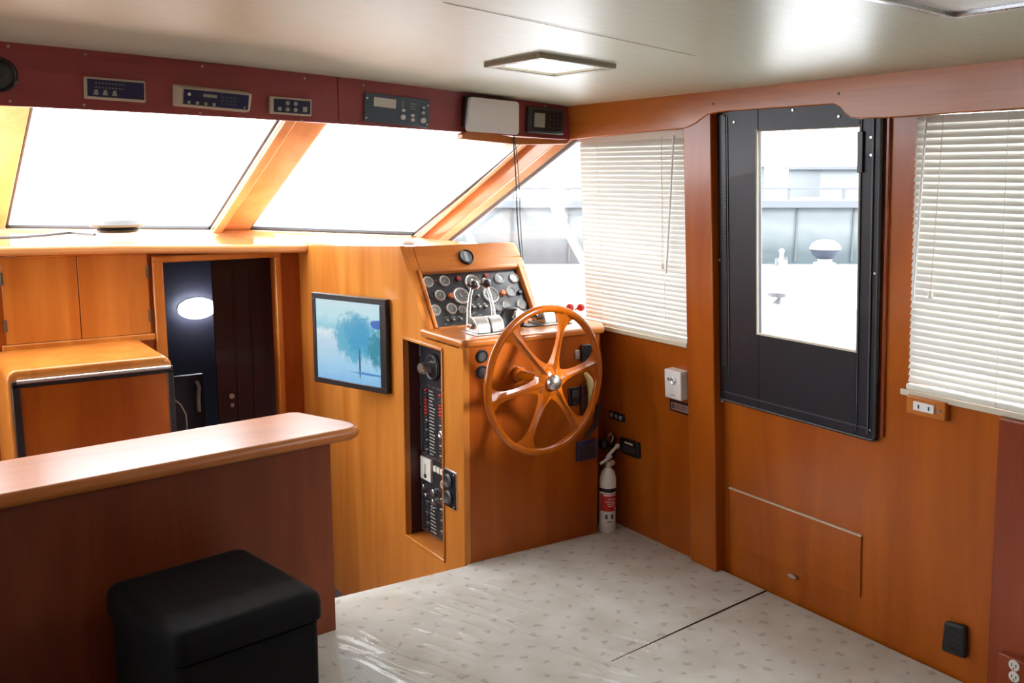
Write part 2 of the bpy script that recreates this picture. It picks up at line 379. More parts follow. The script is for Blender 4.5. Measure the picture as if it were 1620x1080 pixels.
# half open dark red door leaf in the companionway
lf = Pl((1.74,6.1,0),(1,-.30,0),(0,0,1))
mb = MB(); mb.slab(lf, -.02,.54,-.6,1.10,-.03,0)
leaf = thing('cabin_door','dark reddish brown door standing half open inside the lower companionway','door',(1.6,5.8,-.62))
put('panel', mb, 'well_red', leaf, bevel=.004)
mb = MB(); mb.slab(lf,.10,.115,-.5,1.0,0,.012); mb.slab(lf,.20,.212,-.5,1.0,0,.012); put('moulding', mb, 'well_red', leaf, bevel=.003)
mb = MB(); a_, b_ = lf.at(367,625); mb.disc(lf, a_, b_, .016, 0, .03); mb.disc(lf, a_, b_-.06, .012, 0, .02); put('latch', mb, 'steel', leaf)
# lit oval lamp on the far cabin wall
FW = Pl((0,6.99,0),(1,0,0),(0,0,1))
a0,b0 = FW.at(310,487); r_ = abs(FW.at(341,487)[0]-FW.at(279,487)[0])/2; rz = abs(FW.at(310,470)[1]-FW.at(310,504)[1])/2
lp = thing('cabin_lamp','bright oval lamp glowing inside the dark companionway','lamp',FW.P(a0,b0,0))
mb = MB(); mb.lathe(FW.P(a0,b0), FW.n, [(0,0),(1,0),(1,.02),(.9,.03),(0,.03)], 40, sx=r_*.95, sy=rz*.95); put('rim', mb, 'well', lp)
mb = MB(); mb.lathe(FW.P(a0,b0), FW.n, [(.98,.03),(.9,.05),(.5,.075),(0,.085)], 40, sx=r_, sy=rz); put('diffuser', mb, 'well_lamp', lp)
# grab handle on the cabin wall at left and a white looped line
mb = MB(); hp = Pl((0,6.3,0),(1,0,0),(0,0,1))
a_,b_ = hp.at(312,600); mb.box(.62,1.70,6.32,6.36,-.6,.32)
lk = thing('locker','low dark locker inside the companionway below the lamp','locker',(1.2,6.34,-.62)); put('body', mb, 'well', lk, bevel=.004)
mb = MB(); mb.tube([hp.W(311,603,.02),hp.W(315,612,.05),hp.W(314,630,.055),hp.W(315,650,.03)], .012, 10); put('handle', mb, 'offwhite', lk)
mb = MB(); q = Pl((0,5.6,0),(1,0,0),(0,0,1))
mb.tube([q.W(276,632),q.W(286,640,.02),q.W(294,655,.03),q.W(296,675,.03),q.W(290,700)], .004, 8)
tag(put('white_line', mb, 'white', base=q.W(290,700)), 'thin white line looping down inside the companionway beside the black trimmed cabinet', 'rope')

# dash: shelf above the bulkhead up to the windscreen
B0,B1,B2,B3 = V((.68,6.66,1.28)),V((1.66,5.87,1.28)),V((1.86,5.75,1.28)),V((2.60,5.11,1.255))
DV = V((.012,-.9020,.4320)).normalized()
Bm = B0 + (B0-B1)*2.7; Bm.z = 1.28
zf = lambda x: 1.262 - .036*(x-.5)
mb = MB()
fr = [V((-2.7,5.09,1.262)), V((.3,5.09,1.262)), V((1.0,5.09,zf(1.0)+.004)), V((1.60,5.09,zf(1.6))), V((1.932,5.02,zf(1.932)+.006))]
bk = [V((Bm.x,Bm.y+.1,1.235)), V((B0.x-.3,B0.y+.35,1.235)), B0+V((.3,-.12,-.045)), B1+V((0,.12,-.045)), B2+V((.2,.1,-.045))]
th = .045
for i in range(4):
    a,b,c,d = fr[i],fr[i+1],bk[i+1],bk[i]; dn = V((0,0,-th))
    mb.hexa([a+dn,b+dn,c+dn,d+dn,a,b,c,d])
bmesh.ops.remove_doubles(mb.bm, verts=mb.bm.verts[:], dist=.0005)
seen = {}
for f in list(mb.bm.faces):
    k = tuple(sorted(v.index for v in f.verts))
mb.bm.verts.index_update()
for f in list(mb.bm.faces):
    k = tuple(sorted(v.index for v in f.verts)); seen.setdefault(k, []).append(f)
for k, fs in seen.items():
    if len(fs) > 1:
        for f in fs: mb.bm.faces.remove(f)
dsh = thing('dashboard', 'long glossy wooden dashboard shelf running below the slanted windscreen', 'dashboard', (.8,5.6,1.2))
put('shelf', mb, 'wood_dash_glare', dsh, bevel=.015, seg=4)
# starboard dash top behind the console head
mb = MB(); mb.hexa([(1.935,3.94,1.22),(2.42,3.94,1.22),(2.62,5.15,1.17),(1.94,5.35,1.17),(1.935,3.94,1.262),(2.42,3.94,1.262),(2.62,5.15,1.225),(1.94,5.35,1.225)])
mb.hexa([(1.94,5.35,1.17),(2.62,5.15,1.17),(2.66,5.25,1.17),(1.94,5.95,1.17),(1.94,5.35,1.225),(2.62,5.15,1.225),(2.66,5.25,1.23),(1.94,5.95,1.27)])
put('corner_shelf', mb, 'wood_dash_glare', dsh, bevel=.01)

# ------------------------------------------------------------------ windscreen
def top(b, s=1.75): return b + DV*s
nrm = (B2-B1).cross(DV).normalized()          # pointing out or in
if nrm.y > 0: nrm = -nrm                       # towards the room
T3 = B3 + V((.03,-.9016,.40)).normalized()*1.62
def pane(mb, a, b, c, d, n, t=.012):
    mb.hexa([a,b,c,d]+[p-n*t for p in (a,b,c,d)])
mb = MB(); pane(mb, B0, B1, top(B1), top(B0), nrm); put('window_1', mb, 'glass', smooth=False, kind='structure')
mb = MB(); pane(mb, B2, B3, T3, top(B2), nrm); put('window_2', mb, 'glass', smooth=False, kind='structure')
L0 = B0 + (B0-B1)*.10; L0.z = 1.28
mb = MB(); pane(mb, Bm, L0, top(L0), top(Bm), nrm); put('window_6', mb, 'glass', smooth=False, kind='structure')
# dark gaskets round the panes
mb = MB()
for a, b in ((B0,B1),(B2,B3),(B1,top(B1)),(B0,top(B0)),(B3,T3),(B2,top(B2)) ):
    mb.tube([a+nrm*.012, b+nrm*.012], .017 if (a is B0 and b is B1) or (a is B2 and b is B3) else .008, 8)
put('trim_6', mb, 'charcoal', kind='structure')
# centre mullion: wide varnished board with raised edge lips
def board(mb, a, b, c, d, n, t0, t1):
    mb.hexa([p+n*t0 for p in (a,b,c,d)]+[p+n*t1 for p in (a,b,c,d)])
mb = MB(); e = (B2-B1)
board(mb, B1+e*.06-DV*.06, B2-e*.02-DV*.06, top(B2)-e*.02, top(B1)+e*.06, nrm, -.03, .035)
board(mb, B1+e*.06-DV*.06, B1+e*.30-DV*.06, top(B1)+e*.30, top(B1)+e*.06, nrm, .035, .06)
put('trim_7', mb, 'wood_mullion_glare', bevel=.006, kind='structure')
mb = MB(); e0 = (B0-B1).normalized()
board(mb, B0+e0*.01-DV*.06, B0+e0*.28-DV*.06, top(B0)+e0*.28, top(B0)+e0*.01, nrm, -.03, .045)
put('trim_8', mb, 'wood_mullion_glare', bevel=.006, kind='structure')
# sill rail under the panes
mb = MB()
for a,b in ((L0+e0*.8,B1+e*.1),(B1-e*.1,B2+e*.1),(B2-e*.02,B3)):
    d = V((0,0,-1)); h = (b-a).cross(V((0,0,1))).normalized(); h = h if h.y < 0 else -h
    mb.hexa([a+d*.06-h*.03,b+d*.06-h*.03,b+d*.06+h*.07,a+d*.06+h*.07,a+d*.018-h*.03,b+d*.018-h*.03,b+d*.018+h*.05,a+d*.018+h*.05])
put('trim_9', mb, 'wood_dash_glare', bevel=.006, kind='structure')
# starboard A pillar from dash corner to header corner
pa = V((2.66,5.02,1.262)); pb = B3+V((.02,.03,0))
lo0 = WF.W(700,387,.0); lo1 = WF.W(898,229,0); hi1 = V(T3) ; 
up0 = B3+V((.015,-.02,-.02)); up1 = B3 + (T3-B3)*.78
mb = MB()
lo0b = lo0 + (lo0-lo1)*.12; lo1b = lo1 + (lo1-lo0)*.25; up0b = up0 + (up0-up1)*.05; up1b = up0+(up1-up0)*1.35
mb.hexa([up0b, lo0b, lo1b, up1b] + [p+V((.02,.02,.07)) for p in (up0b, lo0b, lo1b, up1b)])
# raised outer lip
mid0 = lo0b.lerp(up0b,.30); mid1 = lo1b.lerp(up1b,.30); nn = (lo0b-up0b).cross(up1b-up0b).normalized(); nn = nn if nn.y < 0 else -nn
mb.hexa([lo0b, mid0, mid1, lo1b] + [p+nn*.018 for p in (lo0b, mid0, mid1, lo1b)])
mb.hexa([up0b.lerp(lo0b,.16), up0b, up1b, up1b.lerp(lo1b,.16)] + [p+nn*.022 for p in (up0b.lerp(lo0b,.16), up0b, up1b, up1b.lerp(lo1b,.16))])
put('trim_10', mb, 'wood_mullion_glare', bevel=.006, kind='structure')
mb = MB(); mb.tube([lo0b+V((-.004,0,-.012)), lo1b+V((-.004,0,-.012))], .012, 8); put('trim_11', mb, 'charcoal', kind='structure')
# side window glass (one long pane from the pillar forward), glass behind the aft blind
mb = MB(); mb.slab(WF, -5.1, -2.93, .935, 1.76, -.04, -.03); put('window_3', mb, 'glass', smooth=False, kind='structure')
mb = MB(); mb.slab(WA, -1.90, -.45, .93, 1.78, -.04, -.03); put('window_4', mb, 'glass', smooth=False, kind='structure')

# ------------------------------------------------------------------ headers
def hz(px, py): a, b = HF.at(px, py); return a, b
mb = MB()
zb = lambda x: 1.812 - .0105*x - .0075*x*x
n = 10; seamx = 1.545
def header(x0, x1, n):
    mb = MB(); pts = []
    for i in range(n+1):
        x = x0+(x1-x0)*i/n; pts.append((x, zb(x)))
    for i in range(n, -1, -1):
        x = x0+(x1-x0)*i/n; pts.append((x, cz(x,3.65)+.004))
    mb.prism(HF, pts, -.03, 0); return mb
put('trim_12', header(-2.7, seamx, 12), 'wood_header_flare', bevel=.004, kind='structure')
put('trim_13', header(seamx+.0012, 2.655, 6), 'wood_header_flare', bevel=.004, kind='structure')
# side header with scalloped cut-out over the door
hp_ = [(905,222),(1000,211),(1085,203),(1100,196),(1110,188),(1120,181),(1140,177),(1318,165),(1328,169),(1335,178),(1345,186),(1360,188),(1400,187),(1620,172)]
pts = [HR.at(*q) for q in hp_]; pts.append((-.4, pts[-1][1]+.004)); pts.append((-.4, 1.925)); pts.append((-3.66, 1.888)); pts[0] = (-3.66, pts[0][1])
mb = MB(); mb.prism(HR, pts, -.035, 0); put('trim_14', mb, 'wood_y', bevel=.004, kind='structure')
# screws of the headers
for px, py in ((13,73),(135,86),(320,105),(482,124),(16,160),(133,166),(317,179),(477,191),(575,135),(863,168),(1128,164),(1327,148)):
    pl = HR if px > 1000 else HF
    a, b = pl.at(px, py); mb = MB(); mb.disc(pl, a, b, .0045, -.001, .002, 12)
    tag(put('screw', mb, 'black' if px > 1000 else 'bolt', base=pl.P(a,b)), 'small dark screw head in the side header above the black door cover' if px > 1000 else 'small silver screw head fixing the windscreen header panel', 'screw', 'side header screws' if px > 1000 else 'windscreen header screws')

# ------------------------------------------------------------------ things on the windscreen header
def rect(pl, x0, y0, x1, y1, x2, y2, x3, y3):
    p = [pl.at(*q) for q in ((x0,y0),(x1,y1),(x2,y2),(x3,y3))]
    return p
def bbox(p): return min(q[0] for q in p), max(q[0] for q in p), min(q[1] for q in p), max(q[1] for q in p)
def tilt(pl, p):  # frame following the slight camber along the item's top edge
    u = (pl.u*(p[1][0]-p[0][0]) + pl.v*(p[1][1]-p[0][1]) + pl.u*(p[2][0]-p[3][0]) + pl.v*(p[2][1]-p[3][1])).normalized()
    c = [sum(q[i] for q in p)/4 for i in (0,1)]
    w = ((V(p[1])-V(p[0])).length + (V(p[2])-V(p[3])).length)/2; h = ((V(p[0])-V(p[3])).length + (V(p[1])-V(p[2])).length)/2
    return Pl(pl.P(*c), u, pl.n.cross(u)), w, h
def knob(root, pl, a, b, r, h, m='black', name='knob', c=0):
    mb = MB(); mb.disc(pl, a, b, r, c, c+h, 20, r*.2); return put(name, mb, m, root)
# speaker
sp_ = thing('speaker','round black speaker at the left end of the windscreen header','speaker',HF.W(-2,118))
a,b = HF.at(-2,118); rr = HF.at(28,118)[0]-a
mb = MB(); mb.ring(HF,a,b,rr*.82,rr,0,.012,40); put('rim', mb, 'black', sp_)
mb = MB(); mb.lathe(HF.P(a,b),HF.n,[(rr*.84,.002),(rr*.6,.009),(rr*.3,.012),(0,.013)],40); put('grille', mb, 'charcoal', sp_)
mb = MB(); mb.disc(HF,a,b,rr*.28,.012,.018); put('dust_cap', mb, 'panel_grey', sp_)
# indicator panel
pl,w,h = tilt(HF, rect(HF,132,121,228,129,229,163,132,156))
t = thing('indicator_panel','slim navy indicator panel in a beige frame, nearest the round speaker','instrument',pl.P(0,0))
mb = MB(); mb.slab(pl,-w/2,w/2,-h/2,h/2,0,.018); put('frame', mb, 'beige', t, bevel=.004)
mb = MB(); mb.slab(pl,-w*.455,w*.475,-h*.38,h*.40,.016,.020); put('faceplate', mb, 'navy', t, bevel=.001)
mb = MB()
for j in range(2):
    for i in range(9): mb.slab(pl,-w*.33+i*w*.055,-w*.33+i*w*.055+w*.03,h*(.22-.2*j),h*(.26-.2*j),.02,.0205)
for i in range(3): mb.slab(pl,-w*.36+i*w*.15,-w*.36+i*w*.15+w*.08,-h*.30,-h*.20,.02,.0205)
put('lettering', mb, 'lcd', t)
for i in range(3): knob(t,pl,-w*.32+i*w*.15,-h*.14,.006,.006,'lcd','button',.02)
# protruding radio in beige housing
pl,w,h = tilt(HF, rect(HF,272,132,392,145,388,178,272,168))
t = thing('autopilot_unit','beige wedge-shaped housing with a navy keypad and small display','instrument',pl.P(0,0))
mb = MB(); A=[pl.P(a,b,c) for a,b,c in ((-w/2,-h/2,0),(w/2,-h/2,0),(w/2,h/2,0),(-w/2,h/2,0),(-w*.44,-h*.48,.055),(w*.48,-h*.48,.055),(w*.5,h*.32,.065),(-w*.44,h*.32,.065))]
mb.hexa(A); put('housing', mb, 'beige', t, bevel=.005)
fp = Pl(pl.P(.02*w,-.08*h,.061), A[5]-A[4], A[7]-A[4])
mb = MB(); mb.slab(fp,-w*.43,w*.43,-h*.34,h*.33,-.004,.003); put('faceplate', mb, 'navy', t, bevel=.001)
mb = MB(); mb.slab(fp,-w*.18,w*.0,h*.06,h*.20,.003,.004); put('display', mb, 'lcd', t)
mb = MB()
for i in range(4):
    for j in range(3): mb.slab(fp,w*.06+i*w*.055,w*.06+i*w*.055+w*.035,-h*.22+j*h*.15,-h*.13+j*h*.15,.003,.005)
put('keypad', mb, 'slate', t)
for i in range(4): knob(t,fp,-w*.36+i*w*.11,-h*.24,.006,.006,'lcd','button')
knob(t,fp,-w*.36,h*.12,.006,.004,'white','button'); knob(t,fp,w*.38,-h*.25,.004,.004,'lcd','button')
# small panel with four round switches
pl,w,h = tilt(HF, rect(HF,424,152,489,158,490,184,424,180))
t = thing('switch_unit','small navy switch panel in beige frame with little round switches','instrument',pl.P(0,0))
mb = MB(); mb.slab(pl,-w/2,w/2,-h/2,h/2,0,.022); put('frame', mb, 'beige', t, bevel=.003)
mb = MB(); mb.slab(pl,-w*.41,w*.47,-h*.40,h*.38,.019,.024); put('faceplate', mb, 'navy', t, bevel=.001)
for i in range(3):
    for j in range(2):
        if i or j == 0: knob(t,pl,-w*.28+i*w*.19,-h*.2+j*h*.36,.008,.006,'lcd','switch',.023)
mb = MB(); mb.slab(pl,w*.28,w*.38,-h*.28,h*.02,.024,.028); put('rocker', mb, 'lcd', t)
# long radio / depth sounder
pl,w,h = tilt(HF, rect(HF,577,146,680,159,674,203,573,191))
t = thing('radio','wide blue-grey radio panel with pale display and six small knobs','radio',pl.P(0,0))
mb = MB(); mb.slab(pl,-w/2,w/2,-h/2,h/2,0,.012); put('faceplate', mb, 'slate', t, bevel=.002)
mb = MB(); mb.slab(pl,-w*.37,-w*.03,h*.05,h*.37,.012,.014); put('display', mb, 'offwhite', t, bevel=.001)
for a_,b_,r_ in ((.08,.02,.006),(.08,-.22,.010),(.23,-.12,.006),(.23,-.28,.007),(.39,.20,.005),(.39,.02,.006),(.40,-.25,.011)): knob(t,pl,w*a_,h*b_,r_,.012,'white','knob',.012)
mb = MB()
for i in range(3):
    mb.slab(pl,w*.19,w*.28,h*(.10+i*.09),h*(.125+i*.09),.012,.0125)
mb.slab(pl,w*.07,w*.085,h*.12,h*.36,.012,.0125); put('lettering', mb, 'lcd', t)
for a_ in (-.47,.47):
    for b_ in (-.38,.3): knob(t,pl,w*a_,h*b_,.004,.003,'white','bolt',.012)
# shelf bracket and white covered display
sh = thing('header_shelf','small light wooden ledge fixed under the header below the white covered display','shelf',HF.W(800,225))
mb = MB()
p = [HF.at(*q) for q in ((722,212),(735,207),(812,218),(892,222),(880,232),(800,233),(722,222))]
mb.prism(HF, [p[0],p[1],p[2],p[3],(p[3][0]-.02,p[3][1]-.018),(p[2][0],p[2][1]-.030),(p[0][0],p[0][1]-.02)], 0, .05)
put('ledge', mb, 'wood_x', sh, bevel=.004)
pl,w,h = tilt(Pl((0,3.60,0),(1,0,0),(0,0,1)), rect(Pl((0,3.60,0),(1,0,0),(0,0,1)),743,152,822,161,816,213,737,206))
t = thing('covered_display','boxy display wearing a plain white plastic cover, on the header ledge','instrument',pl.P(0,-h/2,-.03))
mb = MB(); mb.slab(pl,-w*.52,w*.46,-h*.42,h*.54,-.048,-.008); put('body', mb, 'black', t, bevel=.008)
mb = MB(); q = []
for (cx,cy,a0_) in ((w/2-.016,h/2-.016,0),(-w/2+.016,h/2-.016,90),(-w/2+.010,-h/2+.010,180),(w/2-.014,-h/2+.014,270)):
    for k in range(5): an = math.radians(a0_+k*22.5); q.append((cx+.014*math.cos(an)+(.004 if cy < 0 and cx>0 else 0), cy+.014*math.sin(an)))
mb.prism(pl,q,-.012,.012); put('cover', mb, 'sheet_white', t, bevel=.005, seg=3)
mb = MB(); mb.slab(pl,-w*.28,w*.08,h*.34,h*.40,.0115,.0135); put('embossed_bar', mb, 'white', t, bevel=.001)
# GPS unit in the header corner
pl,w,h = tilt(HF, rect(HF,832,168,888,173,890,214,830,209))
t = thing('navigation_unit','black rounded navigation unit with upright grey screen in the header corner','instrument',pl.P(0,0))
mb = MB(); mb.slab(pl,-w/2,w/2,-h/2,h/2,0,.022); put('housing', mb, 'charcoal', t, bevel=.008, seg=3)
mb = MB(); mb.slab(pl,-w*.40,w*.40,-h*.40,h*.40,.020,.024); put('faceplate', mb, 'black', t, bevel=.002)
mb = MB(); mb.slab(pl,-w*.34,-w*.06,-h*.28,h*.26,.024,.026); put('display', mb, 'lcd', t)
for i in range(3):
    for j in range(4): knob(t,pl,w*(.08+.11*i),h*(-.26+.15*j),.0035,.003,'slate','button',.024)
# hanging cable
cb = []
P1 = Pl((0,3.58,0),(1,0,0),(0,0,1))
for (px,py) in ((813,214),(813,235),(815,262),(817,300),(818,340),(821,380),(824,405),(828,424)): cb.append(P1.W(px,py,-(py-214)*.0016))
mb = MB(); mb.tube(cb,.0028,8); 
cb2 = [p+V((.006+.010*math.sin(PI*i/7),0,0)) for i,p in enumerate(cb)]; cb2[0] = cb[0]; cb2[-1] = cb[-1]; mb.tube(cb2,.002,8)
tag(put('cable', mb, 'black_matte', base=cb[-1]), 'thin black twin cable hanging from the white covered display behind the console', 'cable')

# ------------------------------------------------------------------ ceiling fittings
def ceil_fit(name, label, cat, x0,x1,y0,y1, wd, mats):
    t = thing(name,label,cat,((x0+x1)/2,(y0+y1)/2,cz((x0+x1)/2,(y0+y1)/2)-.02))
    def P(x,y,d): return V((x,y,cz(x,y)-d))
    mb = MB()
    for a in ((x0,x1,y0,y0+wd),(x0,x1,y1-wd,y1),(x0,x0+wd,y0+wd,y1-wd),(x1-wd,x1,y0+wd,y1-wd)):
        c = [(a[0],a[2]),(a[1],a[2]),(a[1],a[3]),(a[0],a[3])]
        mb.hexa([P(x,y,.016) for x,y in c]+[P(x,y,-.01) for x,y in c])
    put('frame', mb, mats[0], t, bevel=.003)
    c = [(x0+wd,y0+wd),(x1-wd,y0+wd),(x1-wd,y1-wd),(x0+wd,y1-wd)]
    mb = MB(); mb.hexa([P(x,y,.006) for x,y in c]+[P(x,y,-.005) for x,y in c]); put('lens', mb, mats[1], t, bevel=.002)
    return t
t = ceil_fit('ceiling_light','square ceiling light with a pale lens and tan frame near the helm','lamp',1.728,2.018,2.545,2.875,.028,('frame_tan','lamp_glow'))
ceil_fit('ceiling_hatch','large frosted ceiling hatch in a pale frame at the upper right','hatch',1.38,2.02,.75,1.385,.02,('steel','aluminium'))

# ------------------------------------------------------------------ helm console
con = thing('helm_console','large glossy wooden helm console carrying the wheel and engine gauges','console',(2.28,3.5,0))
RY0, RY1, RZ0, RZ1 = 3.555, 3.905, -.035, .868      # recess for the breaker panel (Y, z)
mb = MB(); X0 = 1.931; X1 = 1.953
# port side panel as pieces round the recess
def sp_slab(mb, y0,y1,z0,z1): mb.box(X0,X1,y0,y1,z0,z1)
sp_slab(mb,RY1,5.16,-.62,.90); sp_slab(mb,3.38,RY0,-.62,.90); sp_slab(mb,RY0,RY1,-.62,RZ0); sp_slab(mb,RY0,RY1,RZ1,.90)
_t = SL.at(632,390)[1]; _a = SL.P(0,0,.005); _b = SL.P(0,_t,.005)
mb.extr([(X0,_a.y,.90),(X0,_a.y,_a.z),(X0,_b.y,_b.z),(X0,5.16,zf(1.93)-.01),(X0,5.16,.90)],(X1-X0,0,0))
put('side_panel', mb, 'wood_door', con, smooth=False)
mb = MB(); mb.box(1.955,2.612,3.38,3.402,0,.905); put('front_panel', mb, 'wood', con, smooth=False)
mb = MB(); mb.lathe((1.955,3.404,0),(0,0,1),[(0,0),(.0245,0),(.0245,.906),(0,.906)],24); put('corner_post', mb, 'wood_door', con)
mb = MB(); mb.box(2.59,2.612,3.403,3.55,0,.905); mb.box(2.612,2.74,3.50,3.53,0,.905); put('return_panel', mb, 'wood_red', con, smooth=False)
# worktop: bullnosed shelf
mb = MB(); mb.extr([(1.922,3.372,.905),(2.632,3.372,.905),(2.69,3.46,.905),(2.69,5.05,.905),(1.96,5.05,.905),(1.96,3.75,.905),(1.922,3.74,.905)],(0,0,.032))
put('shelf', mb, 'wood_x', con, bevel=.012, seg=4)
# sloping head with rounded top right corner and a recessed opening
TR = SL.at(818,400); LW = SL.v
topb = SL.at(632,390)[1]
out = [(0,-.0),(SL.at(857,512)[0],-.0),(SL.at(850,480)[0],SL.at(850,480)[1]),(SL.at(834,430)[0],SL.at(834,430)[1]),(SL.at(827,410)[0],SL.at(827,410)[1]),(SL.at(820,401)[0],topb-.008),(SL.at(808,397)[0],topb),(0,topb)]
ins = [SL.at(664,427), SL.at(820,428), SL.at(841,503), SL.at(694,524)]
ia0 = ins[0][0]; ib1 = (ins[0][1]+ins[1][1])/2; ia1 = ins[1][0]; ib0 = .012
mb = MB(); dpt = -.05
right = lambda b: SL.at(834,430)[0] + (SL.at(857,512)[0]-SL.at(834,430)[0])*(SL.at(834,430)[1]-b)/max(.01,SL.at(834,430)[1])
mb.prism(SL,[(.0225,-.02),(ia0,-.02),(ia0,topb),(.0225,topb)],dpt,0)
mb.prism(SL,[(ia1,-.02),(right(-.02),-.02),(right(ib1),ib1),(ia1,ib1)],dpt,0)
mb.prism(SL,[(ia0,ib1),(right(ib1),ib1)]+out[4:7]+[(ia0,topb)],dpt,0)
mb.prism(SL,[(ia0,-.02),(ia1,-.02),(ia1,ib0),(ia0,ib0)],dpt,0)
put('sloping_head', mb, 'wood_x', con, bevel=.004)
mb = MB(); mb.prism(SL,[(ia0,ib0),(ia1,ib0),(ia1,ib1),(ia0,ib1)],-.06,-.05); put('head_backing', mb, 'black_matte', con, smooth=False)
# box of the head behind the slope
rx = right(.1)
mb = MB(); mb.extr([(1.955+rx-.06,3.80,.94),(1.955+rx-.06,5.1,.94),(1.955+rx-.06,5.1,1.20),(1.955+rx-.06,3.96,1.22)],(.02,0,0)); put('head_side', mb, 'wood', con, smooth=False)
# moulding round the gauge opening
mb = MB(); mw = .016
mb.slab(SL,ia0-mw,ia0,ib0-.004,ib1+mw,-.002,.010); mb.slab(SL,ia0,ia1,ib1,ib1+mw,-.002,.010); mb.slab(SL,ia1,ia1+mw,ib0,ib1+mw,-.002,.010); mb.slab(SL,ia0,ia1+mw,ib0-.012,ib0,-.002,.010)
put('head_moulding', mb, 'wood_x', con, bevel=.005, seg=3)
# recess lining of the breaker opening
mb = MB(); RD = .080
mb.box(X1,X0+RD+.02,RY1,RY1+.012,RZ0,RZ1); put('recess_side', mb, 'dark_red', con, smooth=False)
mb = MB(); mb.box(X1,X0+RD+.02,RY0,RY1,RZ0-.012,RZ0); put('recess_ledge', mb, 'wood_y', con, smooth=False)
mb = MB(); mb.box(X1,X0+RD+.02,RY0,RY1,RZ1,RZ1+.012); mb.box(X1,X0+RD+.02,RY0-.012,RY0,RZ0,RZ1); put('recess_lining', mb, 'dark_red', con, smooth=False)
mb = MB()
for a in ((RY0-.010,RY1+.012,RZ1,RZ1+.014),(RY0-.010,RY1+.012,RZ0-.014,RZ0),(RY0-.012,RY0,RZ0,RZ1),(RY1,RY1+.012,RZ0,RZ1)): mb.box(X0-.008,X0+.002,*a)
put('recess_moulding', mb, 'wood_door', con, bevel=.004)

# ------------------------------------------------------------------ instrument panel
ip = thing('instrument_panel','sloping black gauge panel set in the top of the helm console','instrument panel',SL.P((ia0+ia1)/2,ib0,-.02))
IP = Pl(SL.P(0,0,-.016), SL.u, SL.v)
mb = MB(); mb.prism(SL,[(ia0+.001,ib0+.001),(ia1-.001,ib0+.001),(ia1-.001,ib1-.001),(ia0+.001,ib1-.001)],-.030,-.016); put('faceplate', mb, 'panel_grey', ip, smooth=False)
def crop(cx, cy): return 640+cx/7.364, 400+cy/7.364
def gauge(cx, cy, rp, seed):
    px, py = crop(cx, cy); a, b = IP.at(px, py); r = rp/7.364*4.32/1575*1.12
    rnd = random.Random(seed)
    mb = MB(); mb.ring(IP,a,b,r*.80,r,0,.010,32); g = put('gauge', mb, 'bright_steel', ip)
    mb = MB(); mb.disc(IP,a,b,r*.86,0,.004,28); put('dial', mb, 'dial', g)
    mb = MB()
    for k in range(-4,5):
        an = PI/2 - k*math.radians(30); c,s = math.cos(an), math.sin(an); q = []
        for rr_, ww in ((.62,.025),(.76,.025)):
            q += [(a+r*(c*rr_-s*ww), b+r*(s*rr_+c*ww)), (a+r*(c*rr_+s*ww), b+r*(s*rr_-c*ww))]
        mb.prism(IP,[q[0],q[1],q[3],q[2]],.004,.0045)
    put('scale', mb, 'white', g)
    an = rnd.uniform(.6, 2.6); c,s = math.cos(an), math.sin(an)
    mb = MB(); mb.prism(IP,[(a-s*r*.05-c*r*.15,b+c*r*.05-s*r*.15),(a+s*r*.05-c*r*.15,b-c*r*.05-s*r*.15),(a+c*r*.6,b+s*r*.6)],.0046,.006); put('needle', mb, 'offwhite', g)
G = [(270,340,62),(460,330,62),(1100,302,60),(1270,297,60),(408,498,62),(1230,455,60),(355,670,62),(545,652,62),(1190,612,60),(1355,600,60),(655,503,96),(1000,490,96),(785,345,92),(665,665,44),(1085,635,47)]
for i, g in enumerate(G): gauge(*g, i)
def ipk(cx, cy, rp, m, name, h=.012):
    a, b = IP.at(*crop(cx, cy)); mb = MB(); mb.disc(IP,a,b,rp/7.364*4.3/1575,0,h,18,.003); put(name, mb, m, ip)
ipk(620,303,34,'red_dull','warning_lamp'); ipk(945,270,34,'red_dull','warning_lamp'); ipk(535,505,36,'orange_lamp','warning_lamp',.014); ipk(1140,470,36,'orange_lamp','warning_lamp',.014)
ipk(1335,465,30,'black','push_button',.014); ipk(298,515,30,'black','push_button',.014)
for cx,cy in ((800,640),(870,635),(940,630)): ipk(cx,cy,20,'chrome','key_switch',.014); ipk(cx-8,cy-40,14,'steel','label_plate',.002)
for cx,cy in ((490,800),(1215,690),(565,790),(650,780),(1075,745),(1080,850),(850,510)): ipk(cx,cy,16,'steel','toggle_switch',.016)
mb = MB()
for cx,cy,wd in ((490,750,46),(570,745,50),(640,742,46),(800,710,60),(880,720,60),(1075,735,40),(1130,715,30),(365,320,24),(820,690,60),(480,830,30),(570,840,24)):
    a,b = IP.at(*crop(cx,cy)); s_ = wd/7.364*4.3/1575/2; mb.slab(IP,a-s_,a+s_,b-.0014,b+.0014,0,.0006)
put('lettering', mb, 'lcd', ip)
# oval rudder indicator above the panel
a,b = SL.at(737,407)
t = thing('rudder_indicator','small round black-rimmed indicator set above the gauge panel','gauge',SL.P(a,b))
mb = MB(); mb.ring(SL,a,b,.029,.038,0,.014,36); put('bezel', mb, 'black', t)
mb = MB(); mb.disc(SL,a,b,.030,0,.007,32); put('dial', mb, 'dial_blue', t)
mb = MB(); mb.slab(SL,a-.012,a+.006,b-.025,b+.025,.007,.0085); put('window', mb, 'lcd_pale', t, bevel=.001)

